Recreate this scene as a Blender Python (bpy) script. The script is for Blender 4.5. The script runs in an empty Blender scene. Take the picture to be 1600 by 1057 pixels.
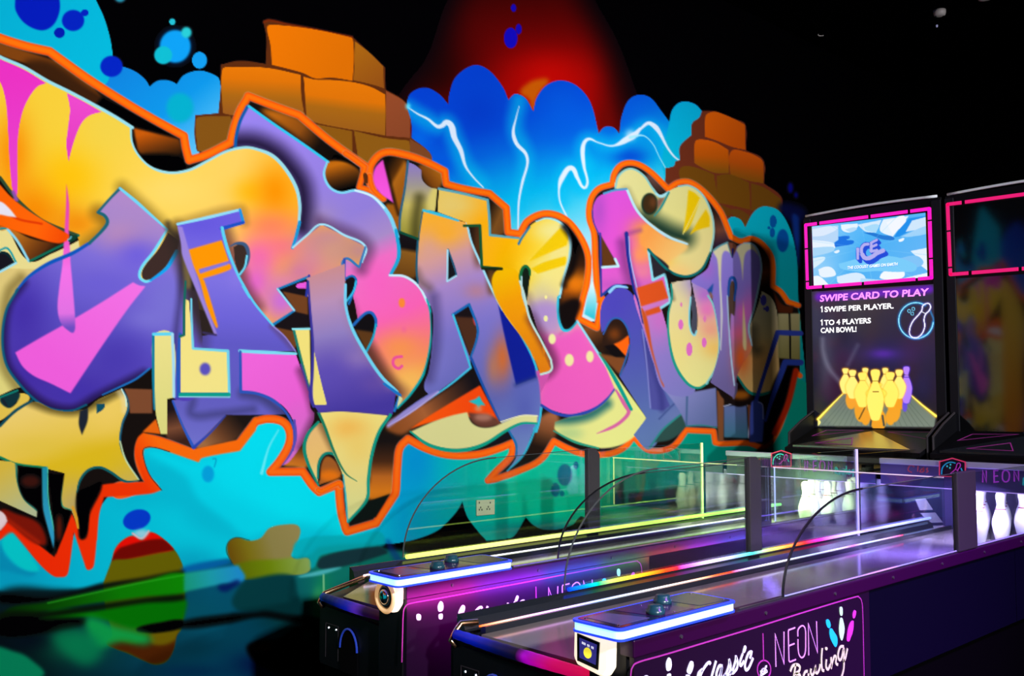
import bpy, bmesh, math
import numpy as np
from mathutils import Vector, Matrix
# ================================================================ CAMERA, WORLD, LIGHT, EXPOSURE
sc = bpy.context.scene
COL = sc.collection
F_PX, CX, CY = 1494.0, 800.0, 528.5
YAW, PITCH = math.radians(46.96), math.atan((622-528.5)/1494.0)
CAM = np.array([0.0, 0.0, 1.5])
FW = np.array([math.cos(YAW)*math.cos(PITCH), math.sin(YAW)*math.cos(PITCH), math.sin(PITCH)])
RT = np.array([math.sin(YAW), -math.cos(YAW), 0.0]); UP = np.cross(RT, FW)
cam = bpy.data.cameras.new('camera'); camo = bpy.data.objects.new('camera', cam); COL.objects.link(camo)
cam.sensor_width = 36; cam.lens = 36*F_PX/1600; cam.clip_start = .02
camo.matrix_world = Matrix(((RT[0],UP[0],-FW[0],CAM[0]),(RT[1],UP[1],-FW[1],CAM[1]),(RT[2],UP[2],-FW[2],CAM[2]),(0,0,0,1)))
sc.camera = camo
sc.view_settings.view_transform = 'Standard'; sc.view_settings.look = 'None'
sc.view_settings.exposure = 0.0; sc.view_settings.gamma = 1.0; sc.view_settings.use_curve_mapping = False
w = bpy.data.worlds.new('world'); sc.world = w; w.use_nodes = True
w.node_tree.nodes['Background'].inputs[0].default_value = (.02,.03,.12,1); w.node_tree.nodes['Background'].inputs[1].default_value = .008
def spot(name, loc, tgt, power, angle, blend=.6, size=.12, color=(1,1,1)):
    l = bpy.data.lights.new(name,'SPOT'); l.energy = power; l.spot_size = math.radians(angle); l.spot_blend = blend
    l.shadow_soft_size = size; l.color = color
    o = bpy.data.objects.new(name,l); COL.objects.link(o); o.location = loc
    o.rotation_euler = (Vector(tgt)-Vector(loc)).to_track_quat('-Z','Y').to_euler(); return o
def area(name, loc, tgt, power, sx, sy, color=(1,1,1)):
    l = bpy.data.lights.new(name,'AREA'); l.energy = power; l.shape = 'RECTANGLE'; l.size = sx; l.size_y = sy; l.color = color
    o = bpy.data.objects.new(name,l); COL.objects.link(o); o.location = loc
    o.rotation_euler = (Vector(tgt)-Vector(loc)).to_track_quat('-Z','Y').to_euler(); return o
# wall washers high in the room behind the player, trained on the painted wall
WASH = 1330
spot('wall_washer', (0.6,-2.2,2.9), (1.6,4.2,2.0), WASH, 75)
spot('wall_washer', (3.4,-2.2,2.9), (4.0,4.2,2.0), WASH*.50, 75)
spot('wall_washer', (5.6,-2.2,2.9), (7.2,4.2,1.9), WASH*.5, 66)
# added unseen violet fill over the aisle
area('violet_fill', (3.8,-.4,3.4), (3.5,1.0,.4), 70, 2.4, .3, (.45,.08,1.0)).data.spread = math.radians(48)

# ================================================================ HELPERS
def rays(px, py):
    px = np.asarray(px,float)[...,None]; py = np.asarray(py,float)[...,None]
    return FW*F_PX+RT*(px-CX)+UP*(CY-py)
def at(px, py, **k):
    """the point of a plane x=, y= or z= seen at a picture position"""
    r = rays(px,py); a,v = list(k.items())[0]; i = 'xyz'.index(a)
    return CAM + r*((v-CAM[i])/r[...,i])[...,None]
def lin(c):
    c = np.asarray(c,float); return np.where(c<=.04045, c/12.92, ((c+.055)/1.055)**2.4)
def hexl(h): return tuple(float(x) for x in lin([int(h[i:i+2],16)/255 for i in (0,2,4)]))
MATS = {}
def mat(name, color, rough=.5, metal=0, spec=.5, emit=None, es=0, bump=None):
    if name in MATS: return MATS[name]
    m = bpy.data.materials.new(name); m.use_nodes = True; b = m.node_tree.nodes['Principled BSDF']
    if isinstance(color,str): color = hexl(color)
    b.inputs['Base Color'].default_value = (*color,1); b.inputs['Roughness'].default_value = rough
    b.inputs['Metallic'].default_value = metal; b.inputs['Specular IOR Level'].default_value = spec
    if emit is not None:
        if isinstance(emit,str): emit = hexl(emit)
        b.inputs['Emission Color'].default_value = (*emit,1); b.inputs['Emission Strength'].default_value = es
    if bump:
        n = m.node_tree.nodes.new('ShaderNodeTexNoise'); n.inputs['Scale'].default_value = bump[0]
        bp = m.node_tree.nodes.new('ShaderNodeBump'); bp.inputs['Strength'].default_value = bump[1]; bp.inputs['Distance'].default_value = .002
        m.node_tree.links.new(n.outputs[0], bp.inputs['Height']); m.node_tree.links.new(bp.outputs[0], b.inputs['Normal'])
    MATS[name] = m; return m
def attr_mat(name, emit=0, rough=.6, spec=.1, diffuse=True):
    """material coloured by the painted 'paint' attribute of the mesh"""
    m = bpy.data.materials.new(name); m.use_nodes = True; nt = m.node_tree; b = nt.nodes['Principled BSDF']
    a = nt.nodes.new('ShaderNodeAttribute'); a.attribute_name = 'paint'
    if diffuse: nt.links.new(a.outputs['Color'], b.inputs['Base Color'])
    else: b.inputs['Base Color'].default_value = (.005,.005,.008,1)
    b.inputs['Roughness'].default_value = rough; b.inputs['Specular IOR Level'].default_value = spec
    if emit: nt.links.new(a.outputs['Color'], b.inputs['Emission Color']); b.inputs['Emission Strength'].default_value = emit
    return m
def glass_mat(name, tint=(.97,.98,.97), boost=1.5):
    m = bpy.data.materials.new(name); m.use_nodes = True; nt = m.node_tree; nt.nodes.clear()
    o = nt.nodes.new('ShaderNodeOutputMaterial'); t = nt.nodes.new('ShaderNodeBsdfTransparent'); g = nt.nodes.new('ShaderNodeBsdfGlossy')
    t.inputs[0].default_value = (*tint,1); g.inputs['Roughness'].default_value = .015
    f = nt.nodes.new('ShaderNodeLayerWeight'); f.inputs['Blend'].default_value = .5      # Schlick: .04 + .96 (1-cos)^5, the same on both faces
    p5 = nt.nodes.new('ShaderNodeMath'); p5.operation = 'POWER'; p5.inputs[1].default_value = 5.0
    mu = nt.nodes.new('ShaderNodeMath'); mu.operation = 'MULTIPLY_ADD'; mu.inputs[1].default_value = .96*boost; mu.inputs[2].default_value = .04*boost; mu.use_clamp = True
    nt.links.new(f.outputs['Facing'],p5.inputs[0])
    x = nt.nodes.new('ShaderNodeMixShader'); nt.links.new(p5.outputs[0],mu.inputs[0]); nt.links.new(mu.outputs[0],x.inputs[0])
    nt.links.new(t.outputs[0],x.inputs[1]); nt.links.new(g.outputs[0],x.inputs[2]); nt.links.new(x.outputs[0],o.inputs[0]); return m
def tag(o, label=None, cat=None, group=None, kind=None):
    for k,v in (('label',label),('category',cat),('group',group),('kind',kind)):
        if v: o[k] = v
    return o
def empty(name, loc):
    o = bpy.data.objects.new(name,None); COL.objects.link(o); o.location = loc; o.empty_display_size = .1; return o
ROOTLOC = {}
def obj(name, bm, m, parent=None, sm=False, dy=0.0, bevel=0, origin=None):
    """links a bmesh (world coordinates) as ONE object; shifts it by dy and re-bases it on its parent's origin"""
    bmesh.ops.recalc_face_normals(bm, faces=bm.faces)
    me = bpy.data.meshes.new(name)
    off = Vector((0,dy,0))
    base = Vector(origin) if origin is not None else (Vector(ROOTLOC[parent.name]) if parent else Vector((0,0,0)))
    bmesh.ops.translate(bm, verts=bm.verts, vec=off-base); bm.to_mesh(me); bm.free()
    if sm: me.shade_smooth()
    me.materials.append(m)
    o = bpy.data.objects.new(name, me); COL.objects.link(o)
    if parent:
        o.parent = parent; ROOTLOC[o.name] = ROOTLOC[parent.name]
    else:
        o.location = base; ROOTLOC[o.name] = tuple(base)
    if bevel:
        md = o.modifiers.new('bevel','BEVEL'); md.width = bevel; md.segments = 2; md.limit_method = 'ANGLE'
    return o
def BM(): return bmesh.new()
def box(bm, x0,x1,y0,y1,z0,z1):
    v = [bm.verts.new((x,y,z)) for x in (x0,x1) for y in (y0,y1) for z in (z0,z1)]
    for f in ((0,1,3,2),(4,6,7,5),(0,4,5,1),(2,3,7,6),(0,2,6,4),(1,5,7,3)): bm.faces.new([v[i] for i in f])
    return bm
def prism(bm, pts3, vec):
    """closed polygon of 3-D points extruded by vec"""
    a = [bm.verts.new(p) for p in pts3]; b = [bm.verts.new(Vector(p)+Vector(vec)) for p in pts3]; n = len(a)
    bm.faces.new(a); bm.faces.new(b[::-1])
    for i in range(n): bm.faces.new((a[i],b[i],b[(i+1)%n],a[(i+1)%n]))
    return bm
def ribbon3(bm, P, w, nrm, th=.0015, closed=False):
    """flat stroke of width w along 3-D points lying in a plane of normal nrm"""
    P = [Vector(p) for p in P]; nrm = Vector(nrm).normalized(); n = len(P); L=[];R=[]
    for i in range(n):
        a = P[i-1] if (i>0 or closed) else P[i]; c = P[(i+1)%n] if (i<n-1 or closed) else P[i]
        t1 = (P[i]-a); t2 = (c-P[i])
        t1 = t1.normalized() if t1.length>1e-9 else t2.normalized(); t2 = t2.normalized() if t2.length>1e-9 else t1
        s1 = nrm.cross(t1); s2 = nrm.cross(t2); s = (s1+s2)
        s = s.normalized() if s.length>1e-6 else s1
        k = min(1.6, 1/max(.35, s.dot(s1)))
        L.append(P[i]+s*w*.5*k); R.append(P[i]-s*w*.5*k)
    o = nrm*th
    vl=[bm.verts.new(p) for p in L]; vr=[bm.verts.new(p) for p in R]; ul=[bm.verts.new(p+o) for p in L]; ur=[bm.verts.new(p+o) for p in R]
    for i in range(n if closed else n-1):
        j=(i+1)%n
        bm.faces.new((ul[i],ur[i],ur[j],ul[j])); bm.faces.new((vl[i],vl[j],vr[j],vr[i]))
        bm.faces.new((vl[i],ul[i],ul[j],vl[j])); bm.faces.new((vr[i],vr[j],ur[j],ur[i]))
    if not closed:
        bm.faces.new((vl[0],vr[0],ur[0],ul[0])); bm.faces.new((vl[-1],ul[-1],ur[-1],vr[-1]))
    return bm
def tube(bm, P, r, seg=8, closed=False, cap=True):
    P = [Vector(p) for p in P]; n = len(P); rings=[]; ref=None
    for i in range(n):
        a = P[i-1] if (i>0 or closed) else P[i]; c = P[(i+1)%n] if (i<n-1 or closed) else P[i]
        t = (c-a).normalized()
        if ref is None:
            ref = t.cross(Vector((0,0,1)));
            if ref.length<.1: ref = t.cross(Vector((0,1,0)))
        u = (ref - t*ref.dot(t)).normalized(); v = t.cross(u); ref = u
        rr = r[i] if isinstance(r,(list,tuple)) else r
        rings.append([bm.verts.new(P[i]+(u*math.cos(2*math.pi*k/seg)+v*math.sin(2*math.pi*k/seg))*rr) for k in range(seg)])
    for i in range(n if closed else n-1):
        A=rings[i];B=rings[(i+1)%n]
        for k in range(seg): bm.faces.new((A[k],A[(k+1)%seg],B[(k+1)%seg],B[k]))
    if not closed and cap: bm.faces.new(rings[0][::-1]); bm.faces.new(rings[-1])
    return bm
def lathe(bm, prof, c, seg=24, axis='z'):
    rings=[]
    for r,h in prof:
        if r<1e-5: rings.append([bm.verts.new(_ax(c,0,0,h,axis))])
        else: rings.append([bm.verts.new(_ax(c,r*math.cos(2*math.pi*k/seg),r*math.sin(2*math.pi*k/seg),h,axis)) for k in range(seg)])
    for A,B in zip(rings,rings[1:]):
        for k in range(seg):
            q=[A[k%len(A)],A[(k+1)%len(A)],B[(k+1)%len(B)],B[k%len(B)]]; u=[]
            for v in q:
                if v not in u: u.append(v)
            if len(u)>2: bm.faces.new(u)
    for g in (rings[0],rings[-1]):
        if len(g)>2: bm.faces.new(g)
    return bm
def _ax(c,a,b,h,axis):
    return {'z':(c[0]+a,c[1]+b,c[2]+h),'x':(c[0]+h,c[1]+a,c[2]+b),'y':(c[0]+a,c[1]+h,c[2]+b)}[axis]
def curve2(P, n=6, closed=False):
    """Catmull-Rom through 2-D points"""
    P=[np.array(p,float) for p in P]; N=len(P); out=[]
    for i in range(N if closed else N-1):
        p1,p2=P[i],P[(i+1)%N]; p0=P[i-1] if (i>0 or closed) else p1; p3=P[(i+2)%N] if (i+2<N or closed) else p2
        for k in range(n):
            t=k/n; out.append(.5*((2*p1)+(p2-p0)*t+(2*p0-5*p1+4*p2-p3)*t*t+(3*p1-p0-3*p2+p3)*t**3))
    if not closed: out.append(P[-1])
    return out
def paint_mesh(o, cols):
    a = o.data.attributes.new('paint','FLOAT_COLOR','POINT'); n=len(o.data.vertices)
    c = np.ones((n,4),np.float32); c[:,:3]=cols; a.data.foreach_set('color', c.ravel())
def canvas_mesh(name, x0,y0,x1,y1, step, m, parent=None, dy=0, gain=1.0, clip=1.0, drop=None, fn=None, **plane):
    """a finely divided flat sheet on a plane, coloured from the paint canvas"""
    nx=int((x1-x0)/step)+1; ny=int((y1-y0)/step)+1
    X,Y=np.meshgrid(np.linspace(x0,x1,nx),np.linspace(y0,y1,ny))
    P=(fn(X,Y) if fn else at(X,Y,**plane)).reshape(-1,3)
    base=np.array(ROOTLOC[parent.name]) if parent else np.array([0,0,0.])
    P=P+np.array([0,dy,0])-base
    u=(X-PX0)*SC-.5; v=(Y-PY0)*SC-.5
    u0=np.clip(u.astype(int),0,CW-2); v0=np.clip(v.astype(int),0,CH-2); fu=np.clip(u-u0,0,1)[...,None]; fv=np.clip(v-v0,0,1)[...,None]
    L=lin(np.clip(canvas,0,1))
    c=(L[v0,u0]*(1-fu)+L[v0,u0+1]*fu)*(1-fv)+(L[v0+1,u0]*(1-fu)+L[v0+1,u0+1]*fu)*fv
    me=bpy.data.meshes.new(name); me.vertices.add(nx*ny); me.vertices.foreach_set('co',P.astype(np.float32).ravel())
    i=np.arange(nx*ny).reshape(ny,nx); q=np.stack([i[:-1,:-1],i[1:,:-1],i[1:,1:],i[:-1,1:]],-1).reshape(-1,4)
    if drop is not None:      # bare black wall stays bare: no paint sheet there
        z=P[:,2]; cm=c.reshape(-1,3).max(1); q=q[(cm[q].max(1)>drop)&(z[q].min(1)>.01)&(z[q].max(1)<4.55)]
    me.loops.add(q.size); me.loops.foreach_set('vertex_index',q.ravel().astype(np.int32))
    me.polygons.add(len(q)); me.polygons.foreach_set('loop_start',(np.arange(len(q))*4).astype(np.int32))
    me.update(calc_edges=True)
    a=me.attributes.new('paint','FLOAT_COLOR','POINT'); cc=np.ones((nx*ny,4),np.float32); cc[:,:3]=np.clip(c.reshape(-1,3)*gain,0,clip)
    a.data.foreach_set('color',cc.ravel()); me.materials.append(m)
    o=bpy.data.objects.new(name,me); COL.objects.link(o)
    if parent: o.parent=parent
    return o
def new_canvas(x0,y0,x1,y1,s,bg='000000'):
    global PX0,PY0,PX1,PY1,SC,CW,CH,canvas
    PX0,PY0,PX1,PY1,SC=x0,y0,x1,y1,s; CW,CH=int((x1-x0)*s),int((y1-y0)*s)
    canvas=np.zeros((CH,CW,3),np.float32); canvas[:]=col(bg)
# ================================================================ PAINT ENGINE (canvas -> paint attribute)
PX0, PY0, PX1, PY1 = -170, -190, 1345, 1180
SC = 1.5
CW, CH = int((PX1-PX0)*SC), int((PY1-PY0)*SC)
canvas = np.zeros((CH, CW, 3), np.float32)
VIEW = {'A':(0,0),'B':(300,0),'C':(600,0),'D':(900,100),'E':(0,200),'F':(0,400),'G':(0,580),
        'H':(0,793),'I':(200,793),'J':(250,200),'K':(220,440),'L':(380,600),'M':(180,600),
        'N':(550,220),'O':(550,440),'P':(860,230),'Q':(860,440),'R':(600,540),'S':(600,100),'T':(600,690)}
def pts(s):
    """'A 10,20 30,40c P 5,6' -> photograph points with corner flags; a letter picks the tracing sheet (0 = whole picture)."""
    out=[]; o=(0,0); k=1.0
    for t in s.split():
        if t in VIEW: o=VIEW[t]; k=.25; continue
        if t=='0': o=(0,0); k=1.0; continue
        c=t.endswith('c'); x,y=t.rstrip('c').split(',')
        out.append((float(x)*k+o[0], float(y)*k+o[1], c))
    return out
def smooth(p, closed):
    n=len(p); res=[]
    P=[np.array(q[:2]) for q in p]; C=[q[2] for q in p]
    rng=range(n) if closed else range(n-1)
    for i in rng:
        j=(i+1)%n; a,b=P[i],P[j]
        L=np.linalg.norm(b-a)
        if L<1e-6: continue
        if C[i] or (not closed and i==0): ta=None
        else:
            pr=P[i-1]; d=b-pr; ta=d/(np.linalg.norm(d)+1e-9)
        if C[j] or (not closed and j==n-1): tb=None
        else:
            nx=P[(j+1)%n]; d=nx-a; tb=d/(np.linalg.norm(d)+1e-9)
        if ta is None and tb is None:
            res.append(a); continue
        if ta is None:
            ta=(b-a)/L; ta=2*ta*(ta@tb)-tb if False else ta
        if tb is None: tb=(b-a)/L
        m=max(3,int(L/3)); t=np.linspace(0,1,m,endpoint=False)[:,None]
        h00=2*t**3-3*t**2+1; h10=t**3-2*t**2+t; h01=-2*t**3+3*t**2; h11=t**3-t**2
        res.extend(h00*a+h10*ta*L+h01*b+h11*tb*L)
    if not closed: res.append(P[-1])
    return np.array(res)
def blur(m, r):
    r=int(round(r))
    if r<1: return m
    for _ in range(2):
        for ax in (0,1):
            q=np.pad(m,[(r+1,r) if a==ax else (0,0) for a in (0,1)],mode='edge').cumsum(ax)
            m=(q[2*r+1:]-q[:-2*r-1])/(2*r+1) if ax==0 else (q[:,2*r+1:]-q[:,:-2*r-1])/(2*r+1)
    return m
def fill_mask(poly, pad):
    P=(poly-np.array([PX0,PY0]))*SC
    x0=max(0,int(P[:,0].min()-pad-2)); x1=min(CW,int(P[:,0].max()+pad+3))
    y0=max(0,int(P[:,1].min()-pad-2)); y1=min(CH,int(P[:,1].max()+pad+3))
    if x1<=x0 or y1<=y0: return None
    m=np.zeros((y1-y0,x1-x0),np.float32); SS=3
    a=P; b=np.roll(P,-1,0); dy=b[:,1]-a[:,1]; ok=np.abs(dy)>1e-9
    a=a[ok];b=b[ok];dy=dy[ok]; lo=np.minimum(a[:,1],b[:,1]); hi=np.maximum(a[:,1],b[:,1])
    W=x1-x0; acc=np.zeros(W+2,np.float32)
    for r in range(y1-y0):
        if not ((lo<=y0+r+1)&(hi>=y0+r)).any(): continue
        row=m[r]
        for s in range(SS):
            y=y0+r+(s+.5)/SS
            k=(lo<=y)&(hi>y)
            if not k.any(): continue
            xs=np.sort(a[k,0]+(y-a[k,1])/dy[k]*(b[k,0]-a[k,0]))-x0
            for i in range(0,len(xs)-1,2):
                l=min(max(xs[i],0),W); h=min(max(xs[i+1],0),W)
                if h<=l: continue
                il=int(l); ih=int(h)
                if il==ih: 
                    if il<W: row[il]+=(h-l)/SS
                else:
                    row[il]+=(il+1-l)/SS; row[il+1:ih]+=1/SS
                    if ih<W: row[ih]+=(h-ih)/SS
    return (x0,y0,x1,y1,np.clip(m,0,1))
def col(c):
    if isinstance(c,str): return np.array([int(c[i:i+2],16) for i in (0,2,4)],np.float32)/255
    return np.array(c,np.float32)/255
last=None
def grid(x0,y0,x1,y1):
    xs=(np.arange(x0,x1)+.5)/SC+PX0; ys=(np.arange(y0,y1)+.5)/SC+PY0
    return xs[None,:],ys[:,None]
def field(fill, box):
    """fill: 'rrggbb' or dict(g=[(x,y,col)...] two or more stops along first->last, b=[(x,y,rx,ry,col,a)...])"""
    x0,y0,x1,y1=box
    if not isinstance(fill,dict): return col(fill)[None,None,:]
    X,Y=grid(*box)
    g=fill['g']
    if len(g)==1: F=np.broadcast_to(col(g[0][2]),(y1-y0,x1-x0,3)).copy()
    else:
        p0=np.array(g[0][:2]);p1=np.array(g[-1][:2]);d=p1-p0;L=d@d
        t=((X-p0[0])*d[0]+(Y-p0[1])*d[1])/L
        ts=[((np.array(q[:2])-p0)@d)/L for q in g]
        F=np.stack([np.interp(t,ts,[col(q[2])[k] for q in g]) for k in range(3)],-1).astype(np.float32)
    for (bx,by,rx,ry,c,a) in fill.get('b',()):
        w=np.exp(-(((X-bx)/rx)**2+((Y-by)/ry)**2)*1.2)*a
        F=F+(col(c)-F)*w[...,None]
    return F
def comp(box,m,fill,a=1.0,clip=None):
    global canvas
    x0,y0,x1,y1=box
    if clip is not None:
        cx0,cy0,cx1,cy1,cm=clip
        full=np.zeros_like(m); ax0=max(x0,cx0);ay0=max(y0,cy0);ax1=min(x1,cx1);ay1=min(y1,cy1)
        if ax1<=ax0 or ay1<=ay0: return
        full[ay0-y0:ay1-y0,ax0-x0:ax1-x0]=cm[ay0-cy0:ay1-cy0,ax0-cx0:ax1-cx0]
        m=m*full
    F=field(fill,box)
    C=canvas[y0:y1,x0:x1]
    canvas[y0:y1,x0:x1]=C+(F-C)*(m*a)[...,None]
def poly(s, fill, f=0, a=1.0, clip=None, keep=True):
    """filled shape; f = airbrush softness in photograph pixels"""
    global last
    r=fill_mask(smooth(pts(s),True), f*SC*2.2)
    if r is None: return
    x0,y0,x1,y1,m=r
    if f>0: m=blur(m,f*SC)
    comp((x0,y0,x1,y1),m,fill,a,clip)
    if keep: last=(x0,y0,x1,y1,m)
    return last
def line(s, w, fill, f=.6, a=1.0, clip=None, closed=False):
    """brush stroke; w = width (or list of widths spread along it), f = soft edge"""
    P=smooth(pts(s),closed)
    if closed: P=np.vstack([P,P[:1]])
    d=np.r_[0,np.cumsum(np.linalg.norm(np.diff(P,axis=0),axis=1))]
    ws=np.interp(d/d[-1],np.linspace(0,1,len(w)),w) if isinstance(w,(list,tuple)) else np.full(len(P),float(w))
    # resample long straight pieces
    Q=(P-np.array([PX0,PY0]))*SC; R=ws*SC/2; pad=R.max()+f*SC*1.5+2
    x0=max(0,int(Q[:,0].min()-pad)); x1=min(CW,int(Q[:,0].max()+pad+1))
    y0=max(0,int(Q[:,1].min()-pad)); y1=min(CH,int(Q[:,1].max()+pad+1))
    if x1<=x0 or y1<=y0: return
    m=np.zeros((y1-y0,x1-x0),np.float32); fs=max(f*SC,.5)
    segs=[]
    for i in range(len(Q)-1):
        n=max(1,int(np.linalg.norm(Q[i+1]-Q[i])/40))
        for k in range(n):
            segs.append((Q[i]+(Q[i+1]-Q[i])*k/n,Q[i]+(Q[i+1]-Q[i])*(k+1)/n,R[i]+(R[i+1]-R[i])*k/n,R[i]+(R[i+1]-R[i])*(k+1)/n))
    for a_,b_,ra,rb in segs:
        p=max(ra,rb)+fs+1.5
        u0=max(x0,int(min(a_[0],b_[0])-p));u1=min(x1,int(max(a_[0],b_[0])+p+1))
        v0=max(y0,int(min(a_[1],b_[1])-p));v1=min(y1,int(max(a_[1],b_[1])+p+1))
        if u1<=u0 or v1<=v0: continue
        X=np.arange(u0,u1)[None,:]+.5-a_[0]; Y=np.arange(v0,v1)[:,None]+.5-a_[1]
        e=b_-a_; L=e@e+1e-9; t=np.clip((X*e[0]+Y*e[1])/L,0,1)
        D=np.hypot(X-t*e[0],Y-t*e[1])-(ra+(rb-ra)*t)
        q=np.clip(.5-D/(2*fs),0,1); q=q*q*(3-2*q)
        sl=m[v0-y0:v1-y0,u0-x0:u1-x0]; np.maximum(sl,q,out=sl)
    comp((x0,y0,x1,y1),m,fill,a,clip)
def dot(s, rx, ry, fill, f=.4, a=1.0, clip=None, rot=0):
    """ellipses: 's' lists centres; radii in photograph pixels"""
    for (x,y,_) in pts(s):
        t=np.linspace(0,2*np.pi,40,endpoint=False); ct,st=math.cos(rot),math.sin(rot)
        E=np.c_[x+rx*np.cos(t)*ct-ry*np.sin(t)*st, y+rx*np.cos(t)*st+ry*np.sin(t)*ct]
        r=fill_mask(E,f*SC*2.2)
        if r is None: continue
        x0,y0,x1,y1,m=r
        if f*SC>=.75: m=blur(m,f*SC)
        comp((x0,y0,x1,y1),m,fill,a,clip)
# ================================================================ ROOM
WALL_Y=4.2
black=mat('black_paint',(.0006,.0005,.0009),.95,spec=.0); floor_m=mat('dark_floor',(.004,.004,.006),.35,spec=.4,bump=(30,.2))
def structure(name,*b,m=black):
    bm=BM(); box(bm,*b); o=obj(name,bm,m); o['kind']='structure'; return o
structure('floor',-4,9.2,-4,4.2,-.1,0,m=floor_m)
structure('ceiling',-4,9.2,-4,4.2,4.6,4.7,m=black)
structure('wall_left',-4,9.2,4.2,4.3,0,4.6)
structure('wall_back',9.2,9.3,-4,4.3,0,4.6)
new_canvas(-170,-190,1345,1180,1.5)
# ================================================================ MURAL PAINT (traced, back to front)
canvas[:]=col('020106')
def G2(*g,b=()): return dict(g=list(g),b=list(b))
BK='0b0709'; INK='1a1114'
# ---- night sky: red glow
poly('0 745,-40 870,-60 915,20 955,90 980,170 980,260 640,260 640,175 690,80', G2((820,-40,'2c0000'),(820,25,'560000'),(830,80,'7a0000'),(840,130,'a60200'),b=[(855,118,66,42,'c40400',.95),(685,115,75,90,'220000',.92),(985,120,50,170,'2c0000',.85),(945,190,16,30,'6a0400',.8)]), f=22)
poly('C 850,580 900,520 960,495 1030,500 990,560 955,620 933,695 905,620','ca5a00',f=3.5)
dot('C 810,50',4,6,'1405b4'); dot('C 842,182',4.6,8,'1405b4'); dot('C 792,238',10.5,16,'1207c0')
# ---- top-left cloud
poly('A 600,520 690,410 770,418 850,450 910,500 935,542c 980,508 1030,500 1080,512 1105,527c 1150,470 1240,442 1320,460 1372,500 1372,720 1240,960 1200,1000 900,900 600,640', G2((200,105,'0b84dc'),(280,160,'0a96e6'),(305,235,'5cc0f5')))
dot('A 1125,675',21,23,'00aecb',f=3)
poly('A -700,-760 200,-760 520,-200 600,0 650,110 688,240 702,340 690,430 665,520 500,600 300,500 0,300 -700,100', G2((20,0,'00aed2'),(150,90,'00b6d8')))
poly('A 95,0 100,70 160,150 260,190 330,160 370,80 372,0 330,-120 200,-150 110,-90','0019b8',f=.8)
dot('A 457,128',17.5,16.5,'0020bc',f=.7); dot('A 530,80',6,5.4,'0020bc'); dot('A 372,205',8.5,8.2,'0018ac')
dot('A 697,415',17.5,16.5,'0022c0',f=.6)
dot('A 1095,290',26,27,'00285c',f=5,a=.9); dot('A 1095,290',24,25.5,'0aa0f2',f=1); dot('A 1020,345',14,14,'0cbcd0',f=.5)
dot('A 1165,203',8,8.5,'28ccd4',f=1); dot('A 1077,136',4.6,5,'22c0d4'); dot('A 1247,377',11.5,13,'109ceC'.lower()); dot('A 750,-22',9,9,'2490aa',f=1)
# ---- brick stack, left
poly('B 445,130c 480,122 600,150 740,175 1000,228c 1110,330 1205,420c 1210,560c 1335,640 1365,740 1372,850 1490,950 1500,1020 1100,1060 600,1050 30,945c 15,840 20,720c 165,708c 178,560 180,405c 300,380 460,400c 465,240', '5e2a0c')
line('B 450,140 480,126 600,152 740,178 1000,232',3,'7a2606',f=2)
poly('B 470,168 500,155 740,180 985,232 1005,245 1012,380 1003,505c 870,485 770,490 690,455 500,405c 490,280', G2((430,40,'f07800'),(520,120,'e07000')))
poly('B 1018,258c 1110,330 1195,415c 1200,552c 1130,530 1010,502c 1015,380', G2((555,65,'b06a10'),(595,135,'955012')))
poly('B 190,435 250,420 470,425 680,468c 683,600 702,712c 260,720 192,708c', G2((400,105,'ea7a04'),(400,125,'e07404'),(396,152,'ab6612'),(396,178,'9a5a1c')))
poly('B 698,480c 770,498 870,500 1010,515 1120,545 1208,592c 1210,700 1208,848c 1140,835 785,770 716,735c 708,620', G2((540,125,'ea7a04'),(540,155,'e07404'),(535,172,'aa6612'),(530,205,'9a5c18')))
poly('B 1213,568c 1330,640 1362,720 1362,862c 1213,850c', G2((610,150,'964a28'),(640,210,'8a4526')))
poly('B 25,745 60,730 240,728c 300,950 35,945c', '845212')
poly('B 780,778c 1000,820c 1003,1010c 900,950c','8c5710'); poly('B 1012,818c 1200,862 1358,880c 1360,1000 1050,1060c','8e5a12')
poly('B 1362,868c 1480,950 1495,1015 1362,990c','7c4522')
# ---- lightning sky
poly('S 145,262 165,185 255,148 340,185 402,252c 410,180 450,80 560,8 650,35 740,140 778,225c 805,195 830,187 885,215 933,297c 955,210 1020,130 1110,103 1210,140 1290,240 1342,433c 1370,400 1400,390 1440,400 1468,432c D 272,428c 285,330 330,225 400,192 470,215 530,290 583,362c 600,290 640,245 690,235 750,255 787,295c 810,640 560,850c 0 990,480 700,480 690,340 0 676,262c S 290,560 172,462c 170,360',
  G2((800,100,'0040d2'),(800,190,'004cd8'),(800,232,'0066de'),(800,272,'0094e6'),(800,310,'00b4ea'),(810,348,'3cc8ea'),(850,385,'96d8ea'),(900,450,'c0e0ea'),b=[(745,175,45,40,'003ccc',.9),(880,180,45,55,'005ce0',.8),(655,215,24,30,'0070ea',.7),(985,245,34,18,'0048d0',.9),(965,175,30,40,'0058da',.8),(925,330,26,20,'60cdea',.6),(690,255,22,16,'0058e0',.9)]))
SKY=last
for s,w in (('S 150,280 230,330 340,385 390,370 430,440 500,620 600,750',26),('S 845,230 820,400 880,560 880,680 840,900',24),('D 60,640 40,520 70,470 220,508 340,450 440,390 520,440 600,560',20),('S 1100,860 1110,740 1160,650 1240,770 1260,640',22)):
    line(s,w,'00bcee',f=12,a=.62,clip=SKY)
poly('D 583,362c 600,290 640,245 690,235 750,255 787,295c 700,500 560,740c 540,600','00b4d6',f=.5,clip=SKY,a=.85,keep=False)
LW='dcecff'
line('S 150,272 210,312 275,345 335,392 365,385 390,365 420,385 440,460 480,540 510,640 560,710 620,772',[1.5,2.5,3.5,5,8,10,8,7,5,3,2.4,2],LW,f=1.2)
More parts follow.
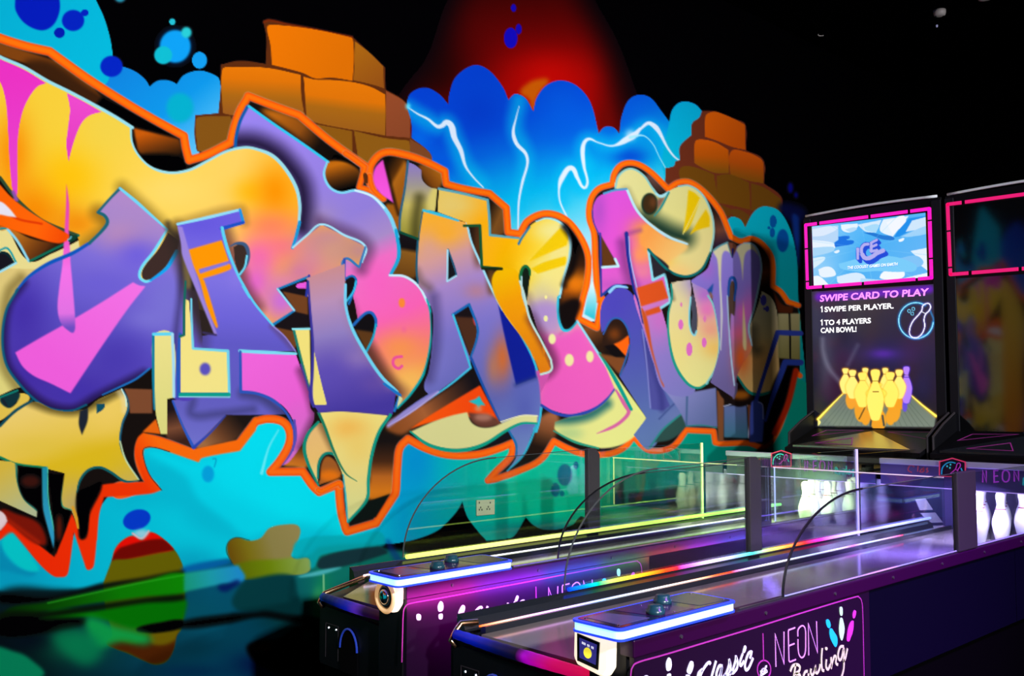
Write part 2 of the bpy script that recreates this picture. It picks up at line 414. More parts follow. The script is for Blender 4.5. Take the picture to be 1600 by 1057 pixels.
dot('S 150,265',3.5,5,'66e4ff',f=2)
line('S 845,265 825,340 808,430 830,500 885,560 897,620 865,740 843,860 838,1030',[1,2.5,6,5.5,3.5,4,3,2.5,2.2],LW,f=1.1)
line('S 1600,405 1570,440 1530,465 1430,512 1340,492 1275,470 1243,520 1250,640 1272,740 1250,775 1210,715 1170,650 1120,700 1095,770 1100,860 1145,960',[4,10,9,3,2,2,5,7,6,4,3.5,4,5,7,8,8,3,2.4,2.4,2.4],LW,f=1.3)
dot('S 1540,445',7,8,LW,f=4,a=.8)
line('D 340,460 390,420 440,375 465,372 510,410 570,520 610,575 650,608',[6,3,5,8,5,3.5,3,2],LW,f=1.1)
line('D 340,460 420,448 480,500 520,580 562,655',[5,1.6,1.4,1.2,1.2],'a8ecff',f=.9)
# ---- brick stack, right
poly('D 787,293c 870,298 1000,347 1058,378 1062,540c 1170,600 1175,748c 1282,830 1288,925c 1200,1010 1060,1060 800,900 555,750c 560,652c 612,638 622,610 650,602c 648,520 685,475 722,445c 726,370 770,335','6a2c18')
poly('D 810,325 840,303 880,300 1000,350 1055,380c 1060,537c 980,520 880,480 806,455c', G2((1110,175,'d25a04'),(1140,235,'bc4c04')))
poly('D 745,485 785,472 870,490 952,537c 957,683c 870,682 790,650 740,620c', G2((1115,220,'d25a04'),(1115,245,'b85204'),(1110,268,'7e4e0c')))
poly('D 968,548 1060,550 1150,590 1170,620 1172,746c 1085,732 964,692c', G2((1170,235,'cc5408'),(1170,258,'b04a08'),(1160,284,'764a0c')))
poly('D 650,655 700,638 800,665 864,692c 872,880 800,870 650,730c','6e430a'); poly('D 880,698c 960,690 1082,742c 1090,912c 960,882 878,868c','6c420a')
poly('D 1094,745c 1180,775 1278,842c 1284,925 1190,900 1096,920c','68400c'); poly('D 895,890 965,905c 966,950 930,945','643a0c'); poly('D 972,910 1080,945 1090,1000 1060,1010 1000,970','643c10')
dot('D 1340,775',4,8,'07077c',f=1); dot('D 1375,820',2.6,4.5,'07077c',f=1); poly('D 1270,880 1400,890 1440,940 1380,1000 1300,960','050a38',f=4); poly('0 1238,335 1248,340 1248,420 1244,400','0a2a78',f=2)
# ---- teal cloud, right
poly('D 940,985 960,962 985,955 1030,975 1058,1022c P 1260,420 1300,382 1350,370 1430,400 1500,520 1540,700 1550,950 0 1262,640 1255,705 1180,720 1120,480 1130,350', G2((1180,335,'00aac4'),(1215,420,'00a0ae'),(1230,520,'009a9e'),(1225,690,'007a7a')))
dot('P 1392,465',5.5,10,'00509c'); dot('P 1387,535',4.2,7.6,'00509c'); dot('P 1366,505',2.3,2.5,'00509c'); dot('P 1452,585',9.5,18,'004a9a',f=.6)
# ---- lower field of cyan to green
poly('0 -170,845 -40,815 60,790 200,700 420,640 640,680 900,690 1010,650 1262,600 1262,830 1000,850 940,840 T 1240,470 1180,520 1090,550 1000,552 935,525 885,475c 860,520 820,585 790,605 640,622c 585,560 520,470 490,378c 460,430 400,500 330,560 200,612 60,640 0,640 0 540,860 400,905 200,920 -170,960',
  G2((0,860,'00a6c8'),(240,790,'00c2da'),(400,740,'00dcf0'),(520,760,'00e0f0'),(620,745,'00a4d8'),(720,745,'00b8b4'),(800,745,'00c8a4'),(930,745,'00b896'),(1100,700,'00907c'),b=[(650,720,35,60,'0090d4',.9),(330,800,60,40,'00c0da',.5),(450,815,40,50,'00e8f6',.8),(850,830,80,16,'00607a',.9),(540,860,80,14,'0096b4',.8),(300,880,60,30,'009ec0',.8),(20,900,60,40,'0098bc',.8)]))
LOW=last
line('0 200,760 240,755 300,770 330,800 400,830 500,860',70,'00aecb',f=20,a=.55,clip=LOW)
poly('M 440,580 520,720 700,860 830,960 900,940 1100,860 1380,850 1380,680 1160,600 920,620 880,500 1000,300 900,290 780,430 540,500 250,420 190,420','00e0f4',f=5,a=.6,clip=LOW)
line('M 1020,290 960,400 915,560',[2,3,5],'8af4ff',f=1.5,a=.7,clip=LOW)
dot('M 580,565',9.5,13,'00a0dc',f=1.6); line('M 610,470 630,470 620,520',2,'00a0cc',f=1)
dot('T 1130,210',11.5,17,'006a86',f=.5); dot('T 1072,303',7,11,'006a86',f=.5); dot('T 1113,327',3.6,4.8,'00708a'); dot('T 1200,150',4,6,'006a86')
line('T 250,400 480,378',[3,1],'30c8ee',f=2,a=.6)
dot('G 855,930',22,15.5,'0038c8',f=.7,rot=-.3)
# ---- dark ground inside the orange outline
TOPL='A -700,-30 0,238 160,288 310,322c 390,380 560,500 780,640 950,740 1150,850c 1162,925 1182,1002c 1290,968 1440,892c 1465,790 1500,690 1540,622c B 350,600c 480,650 670,720c 860,880 1085,1040c J 1275,258c N 130,300 112,240 120,150 200,75 340,90 480,140 580,190c 588,270c 700,300 860,330c 965,420c 975,572c 1050,582c 1100,500 1210,455 1330,490 1420,590 1475,720 1470,880 1440,1000 O 1415,232c 1530,290c 1562,105c P 295,955c 288,840 280,700 272,540 242,440 252,330 300,262 388,232c 400,165 450,108 530,102 620,150 735,262c 800,222 870,220 960,280 1060,400 1105,500 1130,562c 1190,588 1260,572 1330,612 1385,700 1390,870c 1440,905 1485,968c 1550,990c'
BOTL='Q 1560,590c 1530,565c 1470,800 1415,945 1340,1035 1235,1012 1065,1015 1030,1008c 1020,938c 850,930c 770,1030 680,1060 600,1050 520,970c R 1500,640 1400,680 1250,680 1150,645 1062,600c 980,715 830,790 700,835 650,845c 700,790 795,690 805,610c 720,645 600,680 470,690 350,675 240,635 150,585c 100,640 85,740 75,905c L 950,690c 830,872c 650,925c M 1440,905c 1412,800 1395,628c 1275,678c 1235,640 1172,550c 970,552c 1030,480 1085,380 1090,300 1050,240 960,220 880,235c 770,382c 500,440c 330,375 230,345 175,350 150,400 150,480 190,580 245,645c 180,655 0,670'
poly(TOPL+' '+BOTL+' H 600,60 590,200 560,380c 520,300 470,130c 400,420 345,430c 200,300 80,110c 0,170c -700,400', G2((100,200,'100806'),(700,500,'17110f'),(1100,600,'18100c')))
BG=last
# brown airbrushed passages
def wash(sh,*g,f=2.5): poly(sh,G2(*g),f=f,clip=BG,keep=False)
wash('B 470,680 640,725 700,760 840,890 1000,1010 1060,1060 900,1040 620,830 430,690',(425,180,'c06810'),(470,205,'8a4a10'),(500,225,'120a06'),(540,260,'080403'),f=4)
wash('J 1045,212 1240,262 1230,385 1120,400 1030,330',(525,258,'c46a0c'),(530,275,'6a380a'),(535,296,'080504'),f=1.5)
wash('N 190,115 340,135 300,450 280,560 210,400 265,390',(605,250,'0a0605'),(612,280,'5a3008'),(622,275,'b06614'),(640,270,'a05a10'),f=2)
wash('N 420,150 580,190 560,275 540,300 470,290 430,210',(690,268,'b46a14'),(670,280,'7a420e'),(655,292,'0c0705'),f=2)
wash('N 855,380 965,425 960,570 870,585',(760,330,'140c08'),(775,350,'7a4c1c'),(795,345,'6a401a'),f=2)
wash('N 285,590 410,620 400,850 350,860 240,830 300,720',(640,370,'141016'),(640,388,'120c10'),(640,395,'8a5a1c'),(630,430,'6a4214'),f=2)
wash('N 1310,520 1420,600 1475,720 1470,880 1430,1050 O 1400,230 1290,280 N 1300,1000 1370,760',(890,380,'0a0605'),(895,415,'3a1c0a'),(897,440,'c86a0c'),(897,455,'a04c08'),(890,480,'140c0c'),(890,510,'101010'),f=3)
wash('P 600,170 735,262 690,290 640,250',(1010,280,'6a4a44'),(1035,300,'3a241c')); wash('P 960,290 1100,500 1130,570 1030,640 1025,520',(1105,320,'0c0605'),(1125,360,'704030'),(1115,385,'2a1a30'),f=3)
wash('P 1310,610 1390,700 1390,870 1320,900 1300,860 1325,740',(1190,390,'140805'),(1200,425,'6a3208'),(1200,450,'1c0c06'),f=2)
wash('O 215,905 480,745 800,560 820,640 380,920 300,960',(610,665,'8a4a20'),(660,640,'a86034'),(700,625,'5a3420'),(740,600,'141016'),f=2.5)
wash('L 800,420 940,330 940,690 780,720 790,600',(590,690,'161010'),(590,722,'4a2814'),(590,745,'b86420'),(590,768,'d87818'),f=2.5)
wash('L 250,500 390,370 400,520 320,520',(470,690,'1a100c'),(465,718,'b86420'),(460,730,'d47a20'),f=2)
wash('R 965,460 1080,425 1070,570 990,680 880,670 930,590',(860,650,'a0603c'),(862,675,'7c4828'),(845,700,'20140f'),f=2.5)
wash('M 500,390 640,205 860,200 760,345 640,380',(370,650,'1a1210'),(345,680,'6a4026'),(320,695,'a06a40'),f=2); wash('M 325,110 480,380 330,350',(270,640,'1c1214'),(270,670,'784830'),(280,690,'3a2018'),f=1.5)
wash('Q 170,245 320,300 330,480 300,450',(905,500,'28180e'),(925,510,'7c4620'),(930,545,'2a180e'),f=2.5)
wash('Q 1490,560 1545,560 1420,960 1350,1030',(1235,580,'7c1804'),(1215,680,'ac2004'),f=1.5)
poly('A -700,-10 0,268c 160,320 300,365 400,400 560,520 640,620c 300,440 0,345','7e400c',f=1.2,clip=BG,keep=False)
poly('A 150,410 300,380 520,520 760,720 600,690 400,560','3a1d08',f=5,clip=BG,keep=False)
poly('A 640,600c 780,680 1110,862c 830,795c 740,760 600,670','050303',f=2,clip=BG,keep=False)
poly('A 835,800c 1120,872c 1130,960 1050,980 880,960 850,880', G2((240,205,'c85a06'),(250,235,'5a2c08'),(255,258,'070403')),f=1.5,clip=BG,keep=False)
poly('A 880,980 930,960 1120,980 1160,1056 1020,1075 930,1040','060403',f=3,clip=BG,keep=False)
# ---- orange outline (top and bottom runs) with a red rim
def outline(s,w,core='ff7408',rim='f04c04'):
    W=(lambda k,o:[x*k+o for x in w] if isinstance(w,list) else w*k+o)
    line(s,W(1,2.6),'b8c8d0',f=1.1,a=.4); line(s,W(1,.6),rim,f=1); line(s,W(.66,0),core,f=3)
outline(TOPL,[15,14,13.5,13,13,12.5,12,12,12,11,11,11,11,10.5,10.5,10,10,10,9.5,9,9,9,9,8.5,8.5,8,8,8,7.5,7,7])
outline('N -40,80 0,105 80,165c 45,292c 110,312 190,365',8); outline('J 1310,300 1330,380 1400,445',7)
poly('J 1280,280 1300,345 1275,345c','5a2c10')
outline(BOTL+' 0 225,760',[7,7,8,8,9,9,10,11,11.5,12,12,12,12,12,12,12,12],'ff6c12','f04c08')
poly('Q 265,0c 285,80 290,120c 278,240c 212,205c 240,60', G2((930,440,'e8f6fa'),(925,500,'20b4c8')),f=.5)
# lower-left angular ribbon, redder
def ribbon(s,f=.5):
    poly(s,G2((20,830,'f02800'),(240,780,'f03400'),(240,680,'fa6a08')),f=f)
ribbon('G 1010,745c 935,650 897,540 900,486c 960,478 1100,522 1242,572c 1262,545 1500,500c 1600,370c 1600,285c 1490,430c 1210,490c 895,385c 860,420 843,500 868,600 905,695c 640,712 605,750 570,860 555,960 545,1060c 605,1060c 612,930 650,790c 940,768')
line('G 1010,745 935,650 897,540 900,486 960,478 1060,505',1.2,'2a0a04',f=.7)
ribbon('H 0,150c 50,85c 340,312c 450,40c 480,110 512,200c 548,160 562,0c 622,0c 605,200 588,360 575,385 545,392 530,360 462,155c 432,380 415,430 375,438 335,432 260,370 80,162c 0,205c -600,420c -600,360c')
poly('G 890,382c 975,300c 1005,395c','e8640c',f=.5)
# ---- left edge: fork, window, pale body under the U
poly('0 -170,330 -40,338 0,355 11,358 45,408 80,397 130,372 170,345 205,380 120,440 70,480 50,560 70,610 35,605 0,618 -170,690', G2((20,420,'e6d88c'),(60,420,'dcc478'),(15,590,'ded27c')))
PB=last
line('F 130,140 60,220 25,380 5,560 30,700 110,830',16,'5a4818',f=9,a=.5,clip=PB)
poly('E 0,610c 90,640 190,690 350,725c 430,715 300,765 190,833c 45,632c 0,640', G2((40,352,'b86a18'),(70,388,'5a2c0c'),(90,395,'080608')),f=.4)
poly('E -40,800 40,776 92,842c 0,892c -40,900','06242c'); poly('E -40,812 25,788 85,845c 0,888 -40,895','14121c')
line('E -40,770 0,765 45,752 100,840',3,'0a9aa0'); line('E 100,845 0,900 -40,915',3.4,'96dcf0'); line('E 45,630 110,710 180,833',4,'8cd4ea',f=1); line('E 0,632 40,625',3,'0a8a8c')
poly('J 1395,196c 1345,250 1333,320 1365,395 1462,472c 1430,340',G2((590,260,'ee4cd0'),(600,310,'f858e0')),f=.5); line('J 1405,200 1470,470 1490,540',5,'1a0c06',f=3,a=.7)
# ---- violet B bowl (behind the R)
poly('B 355,662c 500,770 850,1012c J 1045,212c 1025,290 1060,370 1130,405 1220,392 1330,430 1430,540 1485,680 1495,800 1440,922c N 240,842c 330,850 420,915 480,1025 O 452,80 492,200 492,380 450,570 370,700 285,790c 300,722c 0 575,600 540,440 440,400 400,250 B 276,930c 285,850 310,740',
  G2((430,200,'9c84ec'),(560,330,'927ed8'),(590,372,'a88cc8'),(602,400,'f070c4'),(625,490,'fa62b4'),(645,548,'fc7c7c'),(650,580,'fc9850'),(645,622,'fcc064'),b=[(625,545,46,30,'fc9450',.95),(640,600,44,34,'fcbc5c',1),(400,200,40,18,'9080e8',.6),(500,345,34,30,'a890b8',.7),(590,440,30,40,'fa60c0',.7)]))
B_=last
line('J 330,110 560,90 700,140 800,230 880,350 900,480 890,620',26,'150c28',f=20,a=.95,clip=B_)
line('J 1000,590 1290,730 1260,880',18,'4a2c50',f=12,a=.6,clip=B_)
line('K 1280,150 1330,300 1410,440 1500,590 1620,700',22,'4a2030',f=14,a=.6,clip=B_)
line('O 30,320 120,460 250,680',20,'50301c',f=12,a=.7,clip=B_)
poly('O 296,112 325,110 326,158 298,158','fc8a34',f=.8); line('O 310,470 265,480 258,520 290,545 312,530',4.5,'f0509c',f=1.2); dot('O 325,300',3,5,'f460a0',f=2,a=.6)
line('B 345,668 300,760 275,860 270,930',5,'0a5aa8',f=1.2); 
line('B 355,664 500,768 700,905 850,1012',4,'30c4ea',f=.8); line('J 1045,212 1025,290 1060,370 1130,405 1220,392 1330,430 1430,540 1485,680',[3,4,4,4,4,6,6,6],'7ed6f4',f=.8); line('J 1220,390 1330,430 1400,500',3,'d8f4ff',f=.9)
line('J 1475,640 1492,800 1440,920',[5,6,5],'18a8d8',f=.8); line('N 235,842 330,850 420,915 480,1025 O 470,110',[3.5,4,4,4],'c8f0fc',f=.8); line('O 470,110 492,210 492,380 450,570 370,700 285,792',[3.5,3.5,4,4,4,3],'0aa4a8',f=.8)
line('O 500,200 502,390 465,570',3,'100c14',f=2)
# counters in the bowl
poly('J 1160,945c 1200,925 1228,950 1215,1010 1180,1090 1155,1150c','141014'); line('J 1155,945 1200,925 1226,950 1215,1010 1180,1100',3.4,'1a6cb4',f=.7); line('K 1345,0 1330,60 1285,125',3,'30c0ea',f=.7)
poly('K 1330,275c 1400,198 1450,198 1470,262 1455,350 1408,440c 1350,330','0f0c10',f=.3); poly('K 1335,300c 1455,318c 1440,380 1408,440c 1370,360','5c3818',f=1); line('K 1330,272 1400,202 1440,195 1468,235 1470,280',4.5,'1e66b8',f=.7); line('K 1470,270 1452,350 1408,442',3.4,'16a4c8',f=.7)
# ---- yellow-to-pink R and wing
poly('0 -170,-10 A 0,362 150,424 300,514 450,588 700,722 825,798c E 815,0 822,90 865,175 945,245 1060,278 1180,262 1300,203 1420,143 1530,122 1600,132 J 600,132 700,172 780,252 850,372 873,480 868,620 830,748c 1010,605c 1283,742c 1245,868c 1153,822c 1160,1056c 915,1056c 930,925c 735,1010c K 960,182c 830,268c 0 300,480 180,420 130,400 122,372c E 400,640 250,570 100,440 0,310 0 -170,120',
  G2((100,250,'f4cc38'),(260,290,'fbd458'),(360,300,'fdd060'),(470,330,'ffb428'),b=[(55,330,60,60,'f48a00',1),(20,240,34,70,'f88a00',.9),(110,275,50,45,'fcc000',.8),(120,350,45,28,'f08c08',.9),(170,200,50,50,'eed048',.7),(270,300,60,30,'fed868',.9),(395,300,34,24,'fdbc10',.9),(430,300,34,46,'ff9600',1),(425,352,46,26,'ff8a50',1),(445,385,45,25,'fc7c72',1),(405,400,36,34,'f8709c',1),(400,440,30,40,'e868c0',1),(440,470,36,40,'cc70d0',1),(490,400,36,46,'dc8c90',1),(515,375,44,26,'c88890',1),(525,395,30,30,'d09880',.9),(520,440,26,32,'d88c98',.9),(450,440,26,16,'e080c0',.5),(470,425,28,24,'d47c9c',.95),(560,392,28,26,'c48c84',1)]))
R_=last
poly('A -700,-60 0,370c 150,436 288,520c 230,545 165,640 130,740 110,880 108,1056c E 110,330 105,420 92,455 78,390 60,200 50,0 A 40,660 20,560 0,510c -600,400',G2((20,120,'e830c0'),(30,260,'e440c8')),f=.3)
poly('A 418,582c 520,634 635,700c 560,722 510,770 470,860 440,960 428,1012c 415,900 425,800 437,680',G2((120,150,'ea48c8'),(110,250,'de38bc')),f=.3)
line('E 615,530 660,600 640,660 540,740',22,'5a3808',f=14,a=.55,clip=R_); line('E 760,375 900,500 1050,630 1100,620',16,'4a3408',f=14,a=.5,clip=R_)
line('E 1400,640 1440,760 1500,920 K 640,30 720,160',22,'3c1430',f=12,a=.6,clip=R_); line('E 1110,595 1500,505 1530,590',12,'5a3a10',f=9,a=.35,clip=R_)
line('E 0,310 100,440 250,570 400,640 485,672',5,'2e4a30',f=1); line('E 490,672 430,712 330,762 190,832',4,'0c6850',f=1)
poly('E 430,690 485,676 440,715','0a3828')
LB='98dcea'
line('A -300,190 0,355 150,420 300,508 450,582 700,718 828,798',[5,5,5,5,5],LB,f=1); line('E 818,0 825,90 868,175 948,248 1060,280 1180,264 1300,205 1420,145 1530,122 1600,132 J 700,172 780,252 850,372 873,480 868,600',[3,3,3,4,4,4,3.5,4,4,5.5,5.5,5.5,5,4],'9adce6',f=.8)
line('J 872,590 850,680 828,750',[5,5,4.5],'1696d0',f=.7); line('J 830,748 920,670 1010,603 1150,670 1284,742 1262,840',[3,3,3,3.4,3.4,3],'a4e4f6',f=.7); line('J 1284,745 1245,870c 1153,822 1155,950',[3,4,3.4],'2c78b8',f=.7)
line('J 1153,820 1150,950',4,'2a50b0',f=.7)
# R inner gaps
poly('J 735,1008c 930,925c 915,1056c K 1040,0c 1045,300c 970,440c 830,268c 960,182c 860,50c 1000,-20c','171014'); poly('J 850,990 915,962c 913,1005c','ea58d8'); poly('K 885,62c 1042,95c 1045,208c 968,190c','70401e',f=.6); poly('K 830,285c 952,310c 962,420 900,350','70401e',f=.6)
line('J 930,930 735,1008c K 960,182c 830,268',[4,3.5,3,4.5],'1478b4',f=.6); line('J 735,1008c K 958,180',3,'98def0',f=.6); line('J 932,925 915,1050',4,'2838a0',f=.6)
# ---- purple U
poly('E 750,378c 1045,635c 960,780 890,870 868,930 905,962 960,945 1040,880 1105,775c 1130,700 1200,800c F 1260,480 1270,900 1100,900 950,700c 850,770 760,815 640,870 540,930 450,965 330,960 230,910 120,800 40,680 15,520 40,340 110,210 180,140 E 300,850 450,785 560,720 640,640 670,590 655,550 612,528c',
  G2((200,300,'b088c4'),(190,360,'a284c8'),(180,410,'7c6cd4'),(110,500,'5a4ec0'),(90,620,'4a34a6'),b=[(190,370,40,26,'c08cb0',.7),(215,400,40,30,'6c5cd8',.9),(35,490,46,70,'4430a8',1),(50,580,50,40,'4028a0',.8),(260,470,40,60,'7870d0',.9),(230,500,40,20,'7c74d4',.7),(180,560,50,40,'4838ae',.9),(120,610,60,30,'4230a8',.9),(160,445,60,24,'6a5cd0',.8)]))
U_=last
line('F 140,170 50,300 20,500 40,680 130,810 240,905 350,955 470,960 600,890 760,810 900,740',14,'14082e',f=9,a=.7,clip=U_)
line('F 1140,60 1120,300 1100,480 1085,700',8,'2a2450',f=8,a=.6,clip=U_)
poly('F 832,165c 870,185 910,190c 800,330 640,560 440,860c 320,800 210,750 140,690 95,605c 240,520 400,430 620,300',G2((210,440,'f070e0'),(100,580,'ee5cda')),f=.6)
poly('E 415,345c 432,480 430,640 440,800 F 440,30 455,200 470,420 460,480 430,470 380,420 360,330 370,200 390,50 E 400,700 412,500',G2((105,290,'e03cb0'),(105,360,'e84cb4'),(105,420,'f470e4'),(103,490,'e070e0'),(112,512,'6c4cc0')),f=.6)
line('E 100,1020 180,930 300,850 450,785 560,720',[3,5,6,6,5],'0a54b8',f=1); line('E 560,720 640,640 672,590 655,550 612,528c 680,450 750,378',[5,5,5.5,5,4,4,4.5],'1a6474',f=1); line('E 750,378 850,460 950,550 1045,635',[4,5,4,3],'70d4f0',f=.8)
line('F 110,210 40,340 15,520 40,680 120,800 230,910 330,960 450,968 540,932',[4,4,4,4,3],'0a5a78',f=1.4); line('F 640,870 760,815 850,770 935,705',[2,3,3],'1a70c0',f=1)
poly('E 1050,655c 1118,705c 1108,760 1050,850 965,935 905,950 885,912 910,855 985,765','3c2a26'); line('E 1045,635c 960,775 888,868 872,930 905,960 940,955',[3,4.5,4.5,4.5,4],'70dcf4',f=.7); line('E 940,955 1040,880 1085,810 1105,772',[3,5,6,6],'12a0ea',f=.7)
line('E 1110,690 1060,640 1050,600',10,'2a2420',f=6,a=.7)
# ---- the I and the long violet foot
line('E 1140,700 1200,900 K 370,150 440,330',40,'2e2420',f=14,a=.9)
poly('E 1150,700 1200,800 1210,900 1195,1000 1160,1000','70603c',f=3); 
line('E 1200,820 1210,1000',6,'1c1a18',f=4,a=.8)
poly('E 1105,602c 1500,512c 1523,592c 1405,632c J 400,640c 440,800 490,920 560,1056 K 640,30 720,150 830,280 900,345 968,437c 620,437c 620,690c 720,700 810,735 905,830c 700,835 530,835c 330,1040c 195,740c 330,735 380,600 385,340c 475,330c 430,240 340,0 J 250,1056 160,800',
  G2((330,350,'6a5cdc'),(350,440,'7c70dc'),(380,500,'6c62d4'),(400,540,'6058c4'),(330,640,'6460c0'),(310,690,'7070cc'),b=[(310,350,40,20,'6456d8',.8),(370,430,20,24,'8878e0',.7),(330,600,60,20,'5c54bc',.6)]))
I_=last
line('K 395,330 385,420 385,520',20,'40386c',f=12,a=.5,clip=I_); line('K 325,745 320,830 470,830 700,800',12,'303060',f=8,a=.5,clip=I_); line('K 640,700 760,730 900,835',14,'38386c',f=10,a=.8,clip=I_); line('K 820,280 960,430',8,'5a4068',f=5,a=.5,clip=I_)
poly('E 1178,762c 1386,702c 1430,832c 1243,885c 1250,912c 1430,850 1442,858 1440,885 1262,945c F 1275,150 1362,440 1352,452 1290,310 1245,150 1180,0','ff9600',f=.6)
poly('F 1245,92c 1420,38c 1422,55c 1255,105c','8478d8',f=.5)
poly('E 1108,612c 1140,620c 1250,1000 F 1358,492c 1340,495c 1240,250 1140,0 E 1130,720','9a84d8',f=.6)
line('F 1350,495 1270,480',3,'3a3060',f=1.5)
line('E 1110,602c 1300,560 1500,512',[4,5,4],'90daf2',f=.8); line('E 1500,512 1520,590',[4,5],'1c90dc',f=.7); line('E 1520,592 1385,630c',[5,6],'1c50c0',f=.8); line('E 1388,625 1400,680 1430,780 J 490,925 560,1056 K 640,30 720,150 830,280',[5,5,4,4,3.5,3.5,3],'5cd0f0',f=.7)
line('K 830,282 900,345 968,437',[2.5,2,2],'9484d4',f=.7); line('K 200,750 260,900 330,1040',[3,3,5],'2a58c0',f=.9); line('K 330,1040 440,940 530,840',[5,3,1.5],'2a44b0',f=1); 
poly('J 460,745c 500,725 540,740 550,800 525,870 495,915c 470,840','3a2a24'); line('J 440,740 480,722 530,730 552,780 545,850 500,920',[2,5,6,5,3,3],'3c5a80',f=1); line('J 543,800 530,870 497,918',3,'70dcf4',f=.7)
# ---- yellow bars
poly('K 85,335 195,330 205,720 165,735c 165,955c 125,955c 95,830 80,600', G2((245,530,'ece08a'),(250,670,'dcd880')),f=.3)
line('K 78,335 78,600 85,800',[4,4,3],'0a7e9c',f=.7); line('K 80,330 195,328',5,'5cd4f4',f=.8); line('K 197,330 205,540 207,720',4.4,'a4dcf4',f=.8); line('K 245,330 235,500 235,720',[5,6,5],'2458b8',f=.8)
poly('K 275,110c 300,120c 325,420c 545,435c 550,695c 250,695c 250,345c 278,340c',G2((300,520,'f4e284'),(310,610,'f4e488')),f=.3)
line('K 280,0 272,150 270,335c 245,345c',[3,4,4,4],'12685a',f=.7); line('K 316,110 318,250 326,420c 545,435c 553,715',[3,3.4,4,4.5,4],'74d4ea',f=.7); line('K 250,708 550,708',6,'0a9c8a',f=.6); line('K 240,722 555,724',1.6,'90e4e8',f=.8)
dot('K 402,548',8.5,9.8,'5a50bc',f=1)
# ---- pink foot
poly('K 625,445c 970,458c 1005,560 1050,690 1060,790 1085,825c M 1245,165 1240,230 1200,310 1160,390 1085,490 1045,512c 1100,430 1125,340 1115,240 1060,150 980,95 900,62 790,58c',G2((420,560,'f064da'),(460,620,'ec60d4'),(475,690,'d46cc8')))
PF=last
line('K 1000,560 1050,690 1085,830 M 1240,220 1160,400',12,'3a1830',f=9,a=.6,clip=PF)
line('K 620,435 700,440 970,452',[5,5.5,4],'7cdcf4',f=.8); line('K 622,440 625,690c 720,700 820,740 900,810 950,900 960,980 950,1056',[4,5,5,4.5,5,4,3.5,3],'2c54b8',f=.8); line('M 1120,230 1128,340 1100,430 1045,510',[4,4,3,1.5],'5a4cb4',f=.8)
# ---- R leg and slivers
poly('K 950,300c 1055,298c 1062,690c','f4e27c'); line('K 955,300 1000,480 1058,690',[4,4,3],'1a7c6c',f=.7); line('K 950,298 1055,296',3.4,'8ce4f0',f=.7); line('K 1000,520 1050,680',3,'4a3c90',f=.7)
poly('J 915,940c 1155,850c 1158,1056c K 1278,20 1290,160 1325,290 1400,440 1500,590 1595,690c 1580,800 1575,832c 1330,828 1110,815c 1080,770 1068,700 1080,420 1055,200 1042,0',
  G2((515,425,'c88c90'),(515,470,'b890b4'),(530,520,'9280c0'),(550,570,'6450b4'),(560,640,'4638a0'),b=[(560,560,26,20,'9c80b8',.6),(590,600,30,18,'6c50a4',.6),(512,585,30,40,'5c4cb4',.5)]))
LG=last
line('K 1275,130 1330,300 1420,460 1560,650',14,'a07898',f=10,a=.4,clip=LG)
poly('K 1082,425c 1120,600 1163,770c 1085,772c 1075,700','f2e07c'); line('K 1045,0 1060,200 1075,400 1070,600 1060,720 1080,780',[3.5,3.5,4,4.5,5,5],'3a3498',f=.8)
line('K 1280,20 1280,150 1320,290 1400,440 1500,590 1600,690',[4,4,5,5,5,5],'70d4f2',f=.7); line('L 880,0 980,72c 945,170',[4,5,4],'1a74c4',f=.7); poly('L 975,75c 995,95 960,150c','d8dca4')
# ---- yellow spike and hook
poly('L 470,245 410,315 385,400 405,500 470,632c 462,540 475,470 515,435 565,440 610,500 640,620 700,600 560,300',G2((490,660,'e8b878'),(500,720,'ecc070'),(495,750,'e8dc90')))
HK=last
line('L 480,240 560,400 640,560',10,'4a3018',f=8,a=.6,clip=HK)
line('L 470,240 405,315 382,400 405,500 470,635',[4,5.5,5.5,4.5,3],'0e8a74',f=.7); 
poly('L 475,632c 480,520 515,452 570,475 612,545 602,582c','a05a24'); dot('L 540,575',17,9,'e87410',f=4); line('L 474,600 485,500 520,450 575,475 612,545',3,'241410',f=2); line('L 466,590 475,490 512,438 562,440 605,490 625,570',[3,4,4.5,4,3.5,3],'0e8474',f=.7)
outline('L 470,665 490,672 600,620 612,640',7)
poly('L 470,180c 620,170 905,195c 850,290 800,420 778,600 768,725c 655,865c 640,700 622,570 560,430 500,260',G2((550,645,'f2e080'),(560,740,'ead884'),(550,800,'dcdc90'),b=[(545,670,34,22,'f4bc58',1),(560,700,26,30,'f0cc68',.7)]),f=.3)
line('L 472,182 510,270 570,430 640,560 710,610',[4.5,4.5,4,3,1],'1a7a5c',f=.8); line('L 920,195 850,300 805,440 782,600 772,725 655,865',[5,5,5,5,5,4],'0f9884',f=.7); line('L 625,570 640,700 652,860',[2,3,2.6],'3cb4c0',f=.7); line('L 470,178 620,170 905,194',2.4,'4a3a90',f=.8)
poly('L 790,730c 920,688c 830,835c 668,868c', '0c1412',f=.5)
